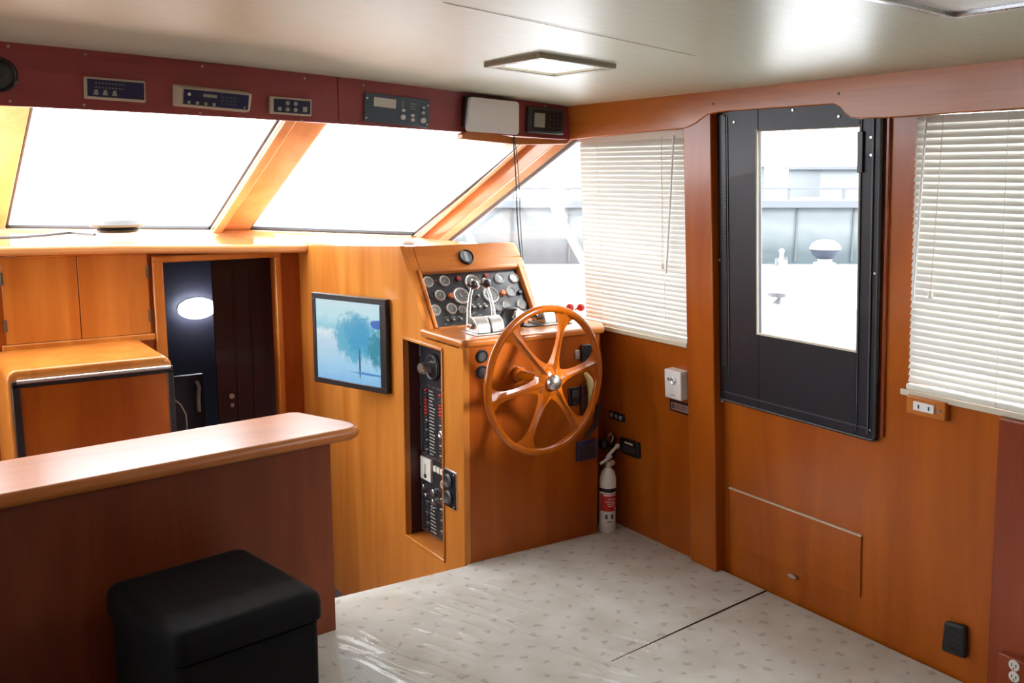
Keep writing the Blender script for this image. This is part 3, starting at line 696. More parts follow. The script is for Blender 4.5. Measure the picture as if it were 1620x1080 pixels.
# ------------------------------------------------------------------ engine controls
ZS = .937
def controls(label, group, cx, cy, yaw, knobm, levers, w=.15, r=.062):
    t = thing('engine_control', label, 'throttle', (cx,cy,ZS))
    R = Matrix.Rotation(yaw,4,'Z'); O = V((cx,cy,ZS))
    W_ = lambda x,y,z: O + R@V((x,y,z))
    mb = MB(); mb.hexa([W_(*q) for q in ((-w/2-.01,-r-.01,0),(w/2+.01,-r-.01,0),(w/2+.01,r+.01,0),(-w/2-.01,r+.01,0),(-w/2-.01,-r-.01,.008),(w/2+.01,-r-.01,.008),(w/2+.01,r+.01,.008),(-w/2-.01,r+.01,.008))]); put('base_plate', mb, 'steel', t, bevel=.003)
    for s in (0,1):   # two half-round housings
        x0 = -w/2 + s*w/2 + .003; x1 = x0 + w/2 - .006; pts = []
        for k in range(13):
            an = PI*k/12; pts.append((math.cos(an)*r, .008+math.sin(an)*r*1.15))
        mb = MB(); mb.extr([W_(x0,p[0],p[1]) for p in pts], R@V((x1-x0,0,0))); put('housing', mb, 'aluminium', t, bevel=.004)
    for s, (tip, kr) in zip((-1,1), levers):
        x = -(w/2+.008) if s < 0 else w/2-.022; tip = V(tip); st = V((x,0,.035)); P = [st.lerp(tip, q) + V((s*.010*math.sin(PI*q),0,0)) for q in (0,.15,.4,.7,1)]
        mb = MB(); mb.tube([W_(*q) for q in P],[.012,.010,.0085,.0075,.0065],12); mb.disc(Pl(W_(x,0,.035),R@V((0,1,0)),V((0,0,1))),0,0,.017,-.006,.008,20)
        lv = put('lever', mb, 'chrome', t)
        mb = MB(); mb.ball(W_(*tip)+V((-.004,-.014,.002)), kr, 20, 12); put('knob', mb, knobm, lv)
        if knobm == 'black':
            mb = MB(); d = (tip-st).normalized(); c0 = W_(*tip); mb.lathe(c0, V((-.35,-1,.1)), [(0,-.010),(kr*1.0,-.008),(kr*1.38,-.002),(kr*1.38,.002),(kr*1.0,.005),(0,.005)],24); put('collar', mb, 'chrome', lv)
    return t
SH = Pl((0,0,ZS),(1,0,0),(0,1,0))
c1 = SH.W(764,531); 
KP = Pl((0,3.58,0),(1,0,0),(0,0,1))
k1 = KP.W(748,450); k2 = KP.W(768,448)
cx, cy = 2.105, 3.50
controls('left pair of tall chrome throttle levers with black ball knobs', '', cx, cy, 0, 'black', [((k1.x-cx, k1.y-cy, k1.z-ZS), .018), ((k2.x-cx, k2.y-cy, k2.z-ZS), .018)], .135, .055)
cx, cy = 2.49, 3.58
KP2 = Pl((0,3.60,0),(1,0,0),(0,0,1)); k1 = KP2.W(900,486); k2 = KP2.W(917,486)
controls('right pair of low chrome gear levers with bright red ball knobs', '', cx, cy, 0, 'red', [((k1.x-cx, k1.y-cy, k1.z-ZS), .019), ((k2.x-cx, k2.y-cy, k2.z-ZS), .019)], .135, .055)
# small black searchlight control between them
t = thing('compass_light','small black domed unit with a chrome dial between the two lever pairs','instrument',(2.30,3.60,ZS))
mb = MB(); mb.lathe((2.30,3.60,ZS),(0,0,1),[(0,0),(.055,0),(.055,.03),(.045,.06),(.03,.078),(0,.084)],28); put('body', mb, 'black', t)
mb = MB(); mb.lathe((2.305,3.55,ZS+.045),(0,-1,.6),[(.020,-.01),(.030,-.004),(.030,.008),(.022,.014),(0,.012)],24); put('dial_ring', mb, 'chrome', t)
mb = MB(); mb.box(2.33,2.42,3.52,3.58,ZS,ZS+.006); put('foot_plate', mb, 'charcoal', t, bevel=.002)

# ------------------------------------------------------------------ steering wheel
WC = V((2.205,3.20,.776)); RW = .290
sw = thing('steering_wheel','large six-spoke varnished wooden steering wheel with chrome hub cap','steering wheel',WC+V((0,.1,-.3)))
WP = Pl(WC,(math.cos(math.radians(6)),math.sin(math.radians(6)),0),(0,0,1))
mb = MB(); mb.tube([WP.P(RW*math.cos(2*PI*k/72),RW*math.sin(2*PI*k/72),0) for k in range(72)], .0155, 14, True); put('rim', mb, 'wood_wheel', sw)
for k in range(6):
    an = math.radians(90-21-60*k); c, s = math.cos(an), math.sin(an); mb = MB(); rings = []
    prof = [(.020,.046,.020,.024),(.050,.044,.019,.024),(.075,.030,.017,.024),(.10,.022,.014,.019),(.15,.017,.013,.013),(.20,.018,.012,.008),(.225,.022,.012,.004),(.248,.032,.011,.001),(.266,.050,.011,0),(.282,.078,.010,0)]
    for rr_, wd, th_, off in prof:
        ctr = WP.P(c*rr_, s*rr_, off); tx = WP.u*(-s)+WP.v*c
        rings.append([mb.bm.verts.new(ctr + tx*(wd*x) + WP.n*(th_*z)) for x,z in ((-1,-.2),(-.30,.22),(0,1.1),(.30,.22),(1,-.2),(.6,-.8),(-.6,-.8))])
    for A,B in zip(rings, rings[1:]):
        for i in range(7): mb.bm.faces.new([A[i],A[(i+1)%7],B[(i+1)%7],B[i]])
    mb.bm.faces.new(rings[0][::-1]); mb.bm.faces.new(rings[-1])
    put('spoke', mb, 'wood_wheel', sw)
mb = MB(); mb.lathe(WC,WP.n,[(0,-.02),(.045,-.02),(.062,.0),(.060,.026),(.042,.042),(0,.046)],36); put('hub', mb, 'wood_wheel', sw)
mb = MB(); mb.lathe(WC,WP.n,[(.032,.042),(.0325,.056),(.027,.066),(.015,.072),(0,.073)],32); put('hub_cap', mb, 'steel', sw)
mb = MB(); mb.lathe(WC,-WP.n,[(0,.02),(.020,.02),(.020,.15),(.030,.156),(.030,.172),(0,.172)],28); put('shaft', mb, 'wood_wheel', sw)

# ------------------------------------------------------------------ things on the aft face of the console
for py, lab in ((563,'upper of two round black alarm buttons on the console face'),(588,'lower of two round black alarm buttons on the console face')):
    a,b = AF.at(762,py); t = thing('alarm_button',lab,'button',AF.P(a,b),'round alarm buttons')
    mb = MB(); mb.ring(AF,a,b,.018,.027,0,.010,28); put('bezel', mb, 'black', t); mb = MB(); mb.disc(AF,a,b,.019,0,.007,24,.002); put('cap', mb, 'charcoal', t)
def plate(name,label,cat,pl,px0,py0,px1,py1,th,m,bev=.003,group=None,matn='plate'):
    a0,b1 = pl.at(px0,py0); b0 = pl.at(px0,py1)[1]; a1 = pl.at(px1,(py0+py1)/2)[0]
    t = thing(name,label,cat,pl.P((a0+a1)/2,b0),group)
    mb = MB(); mb.slab(pl,a0,a1,b0,b1,0,th); put(matn, mb, m, t, bevel=bev)
    return t,(a0+a1)/2,(b0+b1)/2,a1-a0,b1-b0
t,a,b,w,h = plate('switch_box','black switch box with a steel latch behind the wheel near the console top','switch',AF,918,545,940,572,.018,'black')
mb = MB(); mb.slab(AF,a-w*.5-.03,a-w*.5-.008,b-.022,b+.016,0,.010); mb.disc(AF,a-w*.5-.019,b-.006,.005,.01,.014,12); put('latch', mb, 'steel', t, bevel=.001)
t,a,b,w,h = plate('rocker_switch','small black rocker switch plate between the lower right spokes','switch',AF,899,613,915,642,.010,'black')
mb = MB(); mb.slab(AF,a-w*.28,a+w*.28,b-h*.05,b+h*.34,.010,.016); put('rocker', mb, 'charcoal', t, bevel=.002)
mb = MB(); mb.disc(AF,a,b-h*.34,.004,.010,.013,12); put('pilot_lamp', mb, 'slate', t)
t,a,b,w,h = plate('control_box','black control box low on the console face beside the extinguisher','control box',AF,911,698,941,729,.016,'navy',.003,None,'case')
mb = MB(); mb.slab(AF,a-w*.40,a+w*.40,b-h*.40,b+h*.30,.016,.018); put('label_panel', mb, 'panel_grey', t)
for i in range(2): knob(t,AF,a-w*.2+i*w*.4,b+h*.40,.006,.012,'black','knob',.014)
# cream handset in its black holder
t = thing('handset','curved cream handset hung in a narrow dark holder behind the wheel','handset',AF.W(932,660))
a,b = AF.at(920,628); mb = MB(); mb.slab(AF,a-.010,a+.010,b-.085,b+.055,0,.022); put('holder', mb, 'dark_red', t, bevel=.003)
mb = MB()
for k in range(6): mb.slab(AF,a-.008,a+.008,b-.065+k*.018,b-.057+k*.018,.022,.026)
put('keys', mb, 'black', t)
mb = MB(); arc = []
for (px,py) in ((926,590),(932,599),(936,614),(937,632),(934,648),(929,661),(924,668)): arc.append(AF.W(px,py,.020))
mb.tube(arc,[.008,.014,.019,.020,.017,.012,.007],14); put('grip', mb, 'cream', t)
# hose bundle and bracket by the corner
t = thing('hose_fitting','black hose and clamp cluster in the corner above the fire extinguisher','fitting',(2.63,3.40,.40))
mb = MB(); mb.tube([AF.W(928,692,.01),AF.W(934,682,.02),AF.W(944,670,.02),AF.W(947,640,.012)],.009,10); put('hose', mb, 'rubber', t)
c_ = Pl((0,3.42,0),(1,0,0),(0,0,1))
mb = MB(); q = c_.W(955,702); mb.ball(q,.026,16,10); mb.tube([q,c_.W(968,705),c_.W(972,690)],.010,10); mb.lathe(c_.W(968,715),(0,0,1),[(0,-.02),(.016,-.02),(.018,.01),(0,.015)],16); put('clamp', mb, 'black', t)
mb = MB(); mb.tube([c_.W(962,690,.03),c_.W(966,684,.03),c_.W(970,692,.03),c_.W(967,700,.03)],.0022,8); put('ring_pull', mb, 'chrome', t)

# ------------------------------------------------------------------ picture on the side panel
MP = Pl((1.905,4.02,0), (.36,-.933,0), (0,0,1))       # screen turned a little towards the helm on its bracket
p = [MP.at(*q) for q in ((494,462),(611,475),(611,625),(496,602))]
a0 = (p[0][0]+p[3][0])/2; a1 = (p[1][0]+p[2][0])/2; b1 = (p[0][1]+p[1][1])/2; b0 = (p[2][1]+p[3][1])/2
fm = thing('monitor','black framed flat screen showing a bluish snowy tree, on the orange side panel','screen',MP.P((a0+a1)/2,b0))
mb = MB(); fw = .026
mb.slab(MP,a0,a1,b1-fw,b1,-.030,0); mb.slab(MP,a0,a1,b0,b0+fw,-.030,0); mb.slab(MP,a0,a0+fw*.8,b0+fw,b1-fw,-.030,0); mb.slab(MP,a1-fw*1.5,a1,b0+fw,b1-fw,-.030,0)
put('bezel', mb, 'black', fm, bevel=.002)
mb = MB(); mb.slab(MP,a0+fw*.7,a1-fw*1.4,b0+fw*.9,b1-fw*.9,-.026,-.006); put('display', mb, 'print', fm, smooth=False)
mb = MB(); mb.slab(MP,a0+.10,a1-.02,b0+.10,b1-.10,-.045,-.030); mb.tube([MP.P((a0+a1)/2,(b0+b1)/2,-.03),(1.925,4.16,(b0+b1)/2)],.02,10); put('wall_bracket', mb, 'black_matte', fm)

# ------------------------------------------------------------------ breaker panel
BP = Pl((1.931+.078,0,0),(0,-1,0),(0,0,1))
bp = thing('breaker_panel','tall black circuit breaker panel recessed in the side of the helm console','electrical panel',BP.P(-(RY0+RY1)/2,RZ0,0))
u0, u1 = -RY1+.004, -RY0-.002
def bz(py): return BP.at(682,py)[1]
lev = [bz(549), bz(611), bz(722), bz(787), bz(843)]; lev[0] = min(lev[0], RZ1-.004)
for i in range(4):
    mb = MB(); mb.slab(BP,u0,u1,lev[i+1]+.003,lev[i]-.003,-.012,.002); put('plate', mb, 'panel_grey', bp, bevel=.001)
mb = MB()
for z in lev: mb.slab(BP,u0,u1,z-.0025,z+.0025,-.006,.005)
mb.slab(BP,u0,u0+.003,lev[4],lev[0],-.006,.005); put('edging', mb, 'steel', bp)
um = u0+.118
a,b = um+.015, (lev[0]+lev[1])/2+.005
mb = MB(); mb.disc(BP,a,b,.062,.002,.014,36,.004); g = put('rotary_switch', mb, 'black', bp)
mb = MB(); mb.ring(BP,a,b,.048,.056,.012,.020,36); put('ring', mb, 'charcoal', g)
mb = MB(); mb.lathe(BP.P(a-.02,b-.004,.014),BP.n,[(0,0),(.026,0),(.026,.04),(.020,.05),(0,.052)],24); put('knob', mb, 'steel', g)
for i, (z0, z1, n) in enumerate(((lev[1], lev[2], 20),(lev[3],lev[4],9))):
    st = (z0-z1-.02)/n
    for col in (0,1):
        for k in range(n):
            if i == 0 and col == 1 and k in (11,12): continue
            uu = u0 + (.062 if col == 0 else .195); zz = z0 - .014 - st*(k+.5)
            hot = i == 0 and (k in (0,3,4,5,6) or (k == 7 and col == 0))
            mb = MB(); mb.slab(BP,uu-.011,uu+.011,zz-st*.26,zz+st*.26,.002,.012)
            put('breaker_switch', mb, 'red' if hot else 'steel' if k % 3 == 0 else 'charcoal', bp, bevel=.0015)
mb = MB(); rnd = random.Random(3)
for (z0,z1,n) in ((lev[1],lev[2],20),(lev[3],lev[4],9)):
    st = (z0-z1-.02)/n
    for k in range(n):
        zz = z0-.014-st*(k+.5)
        for uu in (.082,.215):
            if uu+u0+.03 > u1: continue
            mb.slab(BP,u0+uu,u0+uu+rnd.uniform(.03,.055),zz-.0025,zz+.0025,.002,.003)
put('lettering', mb, 'lcd', bp)
mb = MB(); mb.slab(BP,u0+.01,um-.01,lev[2]-.012,lev[2]-.115,.002,.014); g = put('meter', mb, 'offwhite', bp, bevel=.002)
mb = MB(); mb.slab(BP,u0+.055,u0+.059,lev[2]-.09,lev[2]-.04,.014,.015); mb.disc(BP,u0+.057,lev[2]-.095,.010,.014,.016,16); put('meter_needle', mb, 'black', g)
mb = MB()
for k in range(3): mb.slab(BP,um+.008+k*.032,um+.030+k*.032,lev[2]-.055,lev[2]-.03,.002,.010)
mb.ring(BP,um+.085,lev[2]-.10,.012,.02,.002,.008,20); put('indicator', mb, 'offwhite', bp)
for (du,dz,r_) in ((.05,.15,.012),(.08,.185,.010),(.17,.155,.016),(.17,.20,.014),(.28,.165,.008),(.16,.235,.005)):
    knob(bp,BP,u0+du*.75,lev[2]-dz,r_,.018,'steel','selector_knob',.002)
mb = MB(); mb.ring(BP,u0+.195,lev[1]-.014-(lev[1]-lev[2]-.02)/20*12,.008,.018,.002,.012,20); put('pilot_lamp', mb, 'steel', bp)
# black socket plate on the side panel
p = [SP.at(*q) for q in ((704,742),(723,748),(722,803),(704,797))]; a0,a1,b0,b1 = bbox(p)
t = thing('socket_plate','black two-socket plate with silver edge near the console corner','socket',SP.P((a0+a1)/2,b0))
mb = MB(); mb.slab(SP,a0,a1,b0,b1,0,.005); put('backplate', mb, 'steel', t, bevel=.001)
mb = MB(); mb.slab(SP,a0+.004,a1-.004,b0+.004,b1-.004,.004,.009); put('faceplate', mb, 'black', t, bevel=.001)
for q in (.28,.72):
    zz = b0+(b1-b0)*q; mb = MB(); mb.lathe(SP.P((a0+a1)/2,zz,0),SP.n,[(.030,.008),(.032,.016),(.024,.022),(.012,.016),(0,.014)],24); put('socket', mb, 'charcoal', t)
for aa in (a0+.010,a1-.010):
    for bb in (b0+.012,b1-.012): knob(t,SP,aa,bb,.004,.003,'steel','bolt',.009)

# ------------------------------------------------------------------ things on the starboard wall forward of the pillar
t,a,b,w,h = plate('key_box','white key switch box with round lock on the wall beside the pillar','switch',WF,1064,580,1090,624,.045,'white',.003,None,'case')
k = Pl(WF.P(0,0,.045),WF.u,WF.v)
mb = MB(); mb.ring(k,a+.006,b+h*.15,.008,.016,0,.006,24); mb.disc(k,a-.02,b+h*.18,.006,0,.005,16); put('lock', mb, 'steel', t)
mb = MB(); mb.slab(k,a-.012,a+.012,b-h*.38,b-h*.36,0,.0006); put('lettering', mb, 'slate', t)
t,a,b,w,h = plate('name_plate','black-edged silver label plate just under the white key box','sign',WF,1061,630,1094,648,.006,'black',.001)
mb = MB(); mb.slab(WF,a-w*.42,a+w*.44,b-h*.34,b+h*.30,.006,.008); put('label_face', mb, 'aluminium', t)
mb = MB(); mb.slab(WF,a-w*.36,a-w*.26,b-h*.2,b+h*.18,.008,.0085)
for j in range(2):
    for i in range(6): mb.slab(WF,a-w*.16+i*w*.09,a-w*.16+i*w*.09+w*.06,b-h*.14+j*h*.2,b-h*.06+j*h*.2,.008,.0085)
put('lettering', mb, 'slate', t)
t,a,b,w,h = plate('triple_socket','narrow black strip with three small round sockets on the dark wall corner','socket',WF,965,648,989,660,.008,'black',.002)
for i in (-1,0,1):
    mb = MB(); mb.ring(WF,a+i*w*.3,b,.005,.010,.008,.013,18); put('socket', mb, 'steel', t)
t,a,b,w,h = plate('meter_panel','square black meter with a small lit label below the triple socket strip','instrument',WF,985,690,1014,714,.018,'black',.004)
mb = MB(); mb.slab(WF,a-w*.2,a+w*.22,b+h*.24,b+h*.36,.018,.020); put('label_strip', mb, 'offwhite', t)
mb = MB(); mb.slab(WF,a-w*.32,a+w*.34,b-h*.32,b+h*.12,.018,.020); put('display', mb, 'charcoal', t, bevel=.002)

# ------------------------------------------------------------------ fire extinguisher
fx, fy = 2.665, 3.372
t = thing('fire_extinguisher','small white fire extinguisher with red label standing in the console corner','fire extinguisher',(fx,fy,0))
R_ = .037
mb = MB(); mb.lathe((fx,fy,0),(0,0,1),[(0,.002),(R_*.9,.002),(R_,.01),(R_,.235),(R_*.96,.255),(R_*.8,.278),(R_*.5,.293),(.013,.30),(.013,.312),(0,.312)],36); put('cylinder', mb, 'white', t)
mb = MB(); mb.lathe((fx,fy,0),(0,0,1),[(R_+.0006,.192),(R_+.0025,.194),(R_+.0025,.208),(R_+.0006,.210)],36); put('strap', mb, 'black', t)
dirv = (V((0,0,0))-V((fx,fy,0))).normalized(); ang0 = math.atan2(dirv.y, dirv.x)+.25
def wrap(z0,z1,half,r,n=14,off=0):
    mb = MB(); vs=[]
    for k in range(n+1):
        an = ang0+off-half+2*half*k/n; vs.append([mb.bm.verts.new((fx+rr_*math.cos(an),fy+rr_*math.sin(an),z)) for rr_,z in ((r-.0006,z0),(r,z0),(r,z1),(r-.0006,z1))])
    for A,B in zip(vs,vs[1:]):
        for i in range(4): mb.bm.faces.new([A[i],B[i],B[(i+1)%4],A[(i+1)%4]])
    mb.bm.faces.new(vs[0]); mb.bm.faces.new(vs[-1][::-1]); return mb
lb = put('label', wrap(.105,.185,1.25,R_+.0010), 'red', t)
mb = MB(); mb.bm.free(); mb = None
for z0,z1,half,off in ((.176,.182,.8,0),(.160,.163,.5,.3),(.148,.151,.6,.1),(.138,.141,.5,.25),(.128,.131,.4,.2),(.112,.120,.15,.8)):
    put('label_text', wrap(z0,z1,half,R_+.0016,10,off), 'white', lb)
for off in (-.35,.35): put('pictogram', wrap(.070,.090,.14,R_+.0010,4,off), 'slate', t)
put('fine_print', wrap(.055,.059,.30,R_+.0010,6,0), 'slate', t)
mb = MB(); mb.lathe((fx,fy,.30),(0,0,1),[(0,0),(.016,0),(.018,.012),(.014,.03),(0,.034)],20); put('valve', mb, 'bolt', t)
mb = MB(); mb.tube([(fx+.015,fy,.345),(fx-.01,fy-.01,.342),(fx-.058,fy-.02,.330)],[.007,.007,.006],10); put('squeeze_handle', mb, 'white', t)
mb = MB(); mb.tube([(fx-.01,fy,.345),(fx+.015,fy,.365),(fx+.040,fy-.01,.392)],[.007,.008,.006],10); mb.ball((fx+.042,fy-.01,.392),.011,12,8); put('carry_handle', mb, 'white', t)
mb = MB(); mb.lathe((fx+.004,fy-.02,.325),(-.3,-1,.1),[(0,0),(.012,0),(.013,.008),(0,.010)],20); put('pressure_gauge', mb, 'bolt', t)
mb = MB(); mb.tube([(fx+.01,fy+.01,.35),(fx+.035,fy+.03,.34),(fx+.05,fy+.035,.28),(fx+.05,fy+.035,.16)],.006,8); put('hose', mb, 'black', t)

# ------------------------------------------------------------------ door with black cover
DC = Pl(WA.P(0,0,.014),WA.u,WA.v)
dr = struct('door_2', DC.W(1265,660))
c4 = [DC.at(*q) for q in ((1131,150),(1396,155),(1386,691),(1140,637))]
wa = [DC.at(*q) for q in ((1200,207),(1362,203),(1356,552),(1202,527))]
A0, A1 = (c4[0][0]+c4[3][0])/2, (c4[1][0]+c4[2][0])/2; Bt = 1.865; Bb = (c4[2][1]+c4[3][1])/2
w0, w1 = (wa[0][0]+wa[3][0])/2, (wa[1][0]+wa[2][0])/2; wt = (wa[0][1]+wa[1][1])/2; wb = (wa[2][1]+wa[3][1])/2
mb = MB()
mb.prism(DC,[(A0,Bb+ .006),(w0,Bb+.004),(w0,Bt),(A0,Bt)],-.012,.004); mb.prism(DC,[(w1,Bb),(A1,Bb),(A1,Bt),(w1,Bt)],-.012,.004)
mb.prism(DC,[(w0,Bb+.004),(w1,Bb),(w1,wb),(w0,wb)],-.012,.004); mb.slab(DC,w0,w1,wt,Bt,-.012,.004)
put('cover', mb, 'vinyl', dr, bevel=.002)
mb = MB(); mb.tube([DC.P(A0,Bt,.003),DC.P(A0,Bb+.02,.003),DC.P(A0+.012,Bb+.005,.003),DC.P(A1-.012,Bb,.003),DC.P(A1,Bb+.012,.003),DC.P(A1,Bt,.003)],.006,8); put('piping', mb, 'rubber', dr)
mb = MB(); mb.slab(DC,A0+.022,A0+.055,Bb+.14,1.80,.004,.009)
for k in range(70): mb.slab(DC,A0+.026,A0+.051,Bb+.15+k*.0135,Bb+.156+k*.0135,.009,.0105)
put('zipper', mb, 'black', dr)
mb = MB(); mb.slab(DC,A0+.058,A0+.063,Bb+.10,1.80,.004,.007); mb.slab(DC,A1-.075,A1-.071,Bb+.02,1.82,.004,.008); mb.slab(DC,A1-.03,A1-.024,Bb+.02,1.82,.004,.009); mb.slab(DC,A0+.03,A1-.03,Bb+.035,Bb+.04,.004,.006)
put('seam', mb, 'charcoal', dr)
mb = MB(); e_ = .008
mb.slab(DC,w0-e_,w0,wb-e_,wt+e_,.004,.008); mb.slab(DC,w1,w1+e_*.5,wb-e_,wt+e_,.004,.008); mb.slab(DC,w0,w1,wb-e_,wb,.004,.008); mb.slab(DC,w0,w1,wt,wt+e_*.5,.004,.008)
put('window_edging', mb, 'beige', dr, bevel=.001)
mb = MB(); mb.slab(DC,w0,w1,wb,wt,-.006,-.003); put('window_pane', mb, 'glass', dr, smooth=False)
mb = MB(); a_,b_ = DC.at(1363,273); mb.slab(DC,a_-.010,a_+.012,b_,b_+.13,.004,.012); put('pull_strap', mb, 'black', dr, bevel=.002)
for px,py in ((1163,193),(1256,174),(1329,184),(1140,411),(1386,432),(1378,680),(1144,634),(1380,217),(1380,245)):
    a_,b_ = DC.at(px,py); mb = MB(); mb.disc(DC,a_,b_,.005,.003,.008,12,.001); put('snap', mb, 'steel', dr)

# access panel low on the wall
p = [WA.at(*q) for q in ((1157,776),(1363,843),(1363,945),(1157,885))]
a0,a1 = (p[0][0]+p[3][0])/2,(p[1][0]+p[2][0])/2; b1=(p[0][1]+p[1][1])/2; b0=(p[2][1])
t = thing('access_panel','wide low wooden hatch panel in the wall under the black door cover','hatch',WA.P((a0+a1)/2,b0))
mb = MB(); mb.slab(WA,a0,a1,b0,b1,0,.007); put('panel', mb, 'wood_amber', t, bevel=.002)
mb = MB(); mb.slab(WA,a0-.004,a1+.004,b1,b1+.005,.0,.010); put('top_lip', mb, 'beige', t, bevel=.001)
a_,b_ = WA.at(1256,912); mb = MB(); mb.lathe(WA.P(a_,b_+.004,.007),WA.n,[(.022,0),(.020,.005),(0,.007)],20,sy=.4); put('finger_pull', mb, 'steel', t)

# outlets and vent on the starboard wall
t,a,b,w,h = plate('outlet_block','wooden block with a white double outlet below the right blind','outlet',WA,1441,622,1503,651,.022,'wood_y',.004,None,'block')
mb = MB(); mb.slab(WA,a-w*.30,a+w*.24,b-h*.22,b+h*.26,.022,.027); f_ = put('faceplate', mb, 'white', t, bevel=.002)
mb = MB()
for q in (-.16,.10): mb.slab(WA,a+w*q-.001,a+w*q+.003,b-h*.08,b+h*.12,.027,.029)
put('slots', mb, 'charcoal', f_)
mb = MB(); mb.disc(WA,a+w*.36,b,.005,.022,.026,12); put('screw', mb, 'steel', t)
p = [WA.at(*q) for q in ((1499,979),(1533,988),(1533,1040),(1494,1026))]
t = thing('wall_vent','black rounded vent cover low on the wall above the carpet','vent',WA.P(*p[3]))
mb = MB(); mb.prism(WA,[p[3],p[2],p[1],p[0]],0,.022); put('cover', mb, 'black_matte', t, bevel=.010, seg=3)
mb = MB(); 
for k in range(4): 
    q0 = V(p[0]).lerp(V(p[3]),.2+.2*k); q1 = V(p[1]).lerp(V(p[2]),.2+.2*k); mb.slab(WA,q0.x+.016,q1.x-.016,(q0.y+q1.y)/2-.002,(q0.y+q1.y)/2+.002,.022,.0235)
put('louvres', mb, 'black', t)
RW2 = Pl((2.77,0,0),(0,-1,0),(-LEAN,0,1))
p = [RW2.at(*q) for q in ((1589,1030),(1621,1040),(1621,1085),(1589,1078))]; a0,a1,b0,b1 = bbox(p); b0 = max(b0,.01)
t = thing('duplex_outlet','cream duplex outlet in a brown box at the bottom right corner','outlet',RW2.P((a0+a1)/2,b0))
mb = MB(); mb.slab(RW2,a0,a1+.02,b0,b1,0,.03); put('box', mb, 'wood_red', t, bevel=.003)
for k,py in enumerate((1052,1070)):
    a_,b_ = RW2.at(1605,py,.03); mb = MB(); mb.disc(RW2,a_,b_,.017,.03,.034,24,.001); s_ = put('receptacle', mb, 'offwhite', t)
    mb = MB(); mb.slab(RW2,a_-.008,a_-.005,b_-.004,b_+.006,.034,.0345); mb.slab(RW2,a_+.005,a_+.008,b_-.004,b_+.006,.034,.0345); mb.disc(RW2,a_,b_-.009,.0025,.034,.0345,10); put('slots', mb, 'black', s_)
# vertical panel seam on the starboard wall
mb = MB(); mb.slab(WA,-1.6135,-1.6115,.0,.91,-.001,.0008); put('trim_15', mb, 'dark_gap', kind='structure')

# ------------------------------------------------------------------ blinds
def blind(label, pl, y0, y1, z0, z1, n, wandy, cordy, tiltdeg, off):
    t = thing('venetian_blind',label,'blind',pl.P(-(y0+y1)/2,z0,off),'venetian blinds')
    mb = MB(); mb.slab(pl,-y1,-y0,z1-.022,z1+.012,off-.012,off+.014); put('headrail', mb, 'offwhite', t, bevel=.002)
    mb = MB(); ta = math.radians(tiltdeg); pitch = (z1-.03-(z0+.016))/n; rnd = random.Random(int(y0*10)); W_ = .0125
    for k in range(n):
        zc = z0+.022+pitch*(k+.5) - (0 if k else 0); jit = rnd.uniform(-.04,.04) + (rnd.uniform(-.25,.1) if k in (2,4) else 0)
        prof = []
        for s in (-1,-.5,0,.5,1):
            c_ = W_*s; bow = .0022*(1-s*s); a_ = ta+jit
            prof.append((zc + c_*math.sin(a_) + bow*math.cos(a_)*-.2, off + c_*math.cos(a_)*-1 + bow))
        L_ = [mb.bm.verts.new(pl.P(-y1+.003,z,c)) for z,c in prof]; R_2 = [mb.bm.verts.new(pl.P(-y0-.003,z,c)) for z,c in prof]
        L2 = [mb.bm.verts.new(pl.P(-y1+.003,z,c-.0006)) for z,c in prof]; R22 = [mb.bm.verts.new(pl.P(-y0-.003,z,c-.0006)) for z,c in prof]
        for i in range(4):
            mb.bm.faces.new([L_[i],R_2[i],R_2[i+1],L_[i+1]]); mb.bm.faces.new([L2[i+1],R22[i+1],R22[i],L2[i]])
        for X,Y in ((L_,L2),(Y_:=R_2,R22)) if False else ((L_,L2),(R_2,R22)):
            for i in range(4): mb.bm.faces.new([X[i],X[i+1],Y[i+1],Y[i]])
        mb.bm.faces.new([L_[0],L2[0],R22[0],R_2[0]]); mb.bm.faces.new([L_[4],R_2[4],R22[4],L2[4]])
    put('slats', mb, 'slat', t)
    mb = MB(); mb.slab(pl,-y1-.002,-y0+.002,z0-.004,z0+.016,off-.010,off+.012); put('bottom_rail', mb, 'offwhite', t, bevel=.005, seg=3)
    for yy in (y0+(y1-y0)*.2, y0+(y1-y0)*.8):
        mb = MB(); mb.tube([pl.P(-yy,z0,off+.013),pl.P(-yy,z1,off+.013)],.0009,6); put('ladder_cord', mb, 'offwhite', t)
    mb = MB(); a_ = wandy; mb.tube([pl.P(-a_[0],z1-.01,off+.018),pl.P(-a_[1],a_[2],off+.022)],.0038,8); put('tilt_wand', mb, 'sheet_white', t)
    mb = MB(); a_ = cordy; mb.tube([pl.P(-a_[0],z1-.01,off+.018),pl.P(-a_[1],a_[2],off+.020)],.0012,6); c_ = put('pull_cord', mb, 'beige', t)
    mb = MB(); mb.lathe(pl.P(-a_[1],a_[2],off+.020),pl.v,[(0,-.02),(.007,-.018),(.006,0),(.002,.008),(0,.009)],14); put('tassel', mb, 'offwhite', c_)
zl = WF.at(1090,540)[1]
blind('left venetian blind, cream slats closed, hanging between windscreen pillar and wooden post', WF, 2.915, 3.615, .925, 1.748, 40, (-WF.at(1065,208,.016)[0],-WF.at(1054,432,.018)[0],WF.at(1054,432,.018)[1]), (-WF.at(1046,212,.014)[0],-WF.at(1048,418,.016)[0],WF.at(1048,418,.016)[1]), 70, -.004)
ra = WA.at(1452,182)[0]
blind('right venetian blind, bright white slats closed, aft of the black door cover', WA, .42, 1.925, .925, 1.79, 38, (-WA.at(1466,185,.036)[0],-WA.at(1444,474,.04)[0],WA.at(1444,474,.04)[1]), (-WA.at(1493,185,.036)[0],-WA.at(1472,462,.038)[0],WA.at(1472,462,.038)[1]), 66, .018)
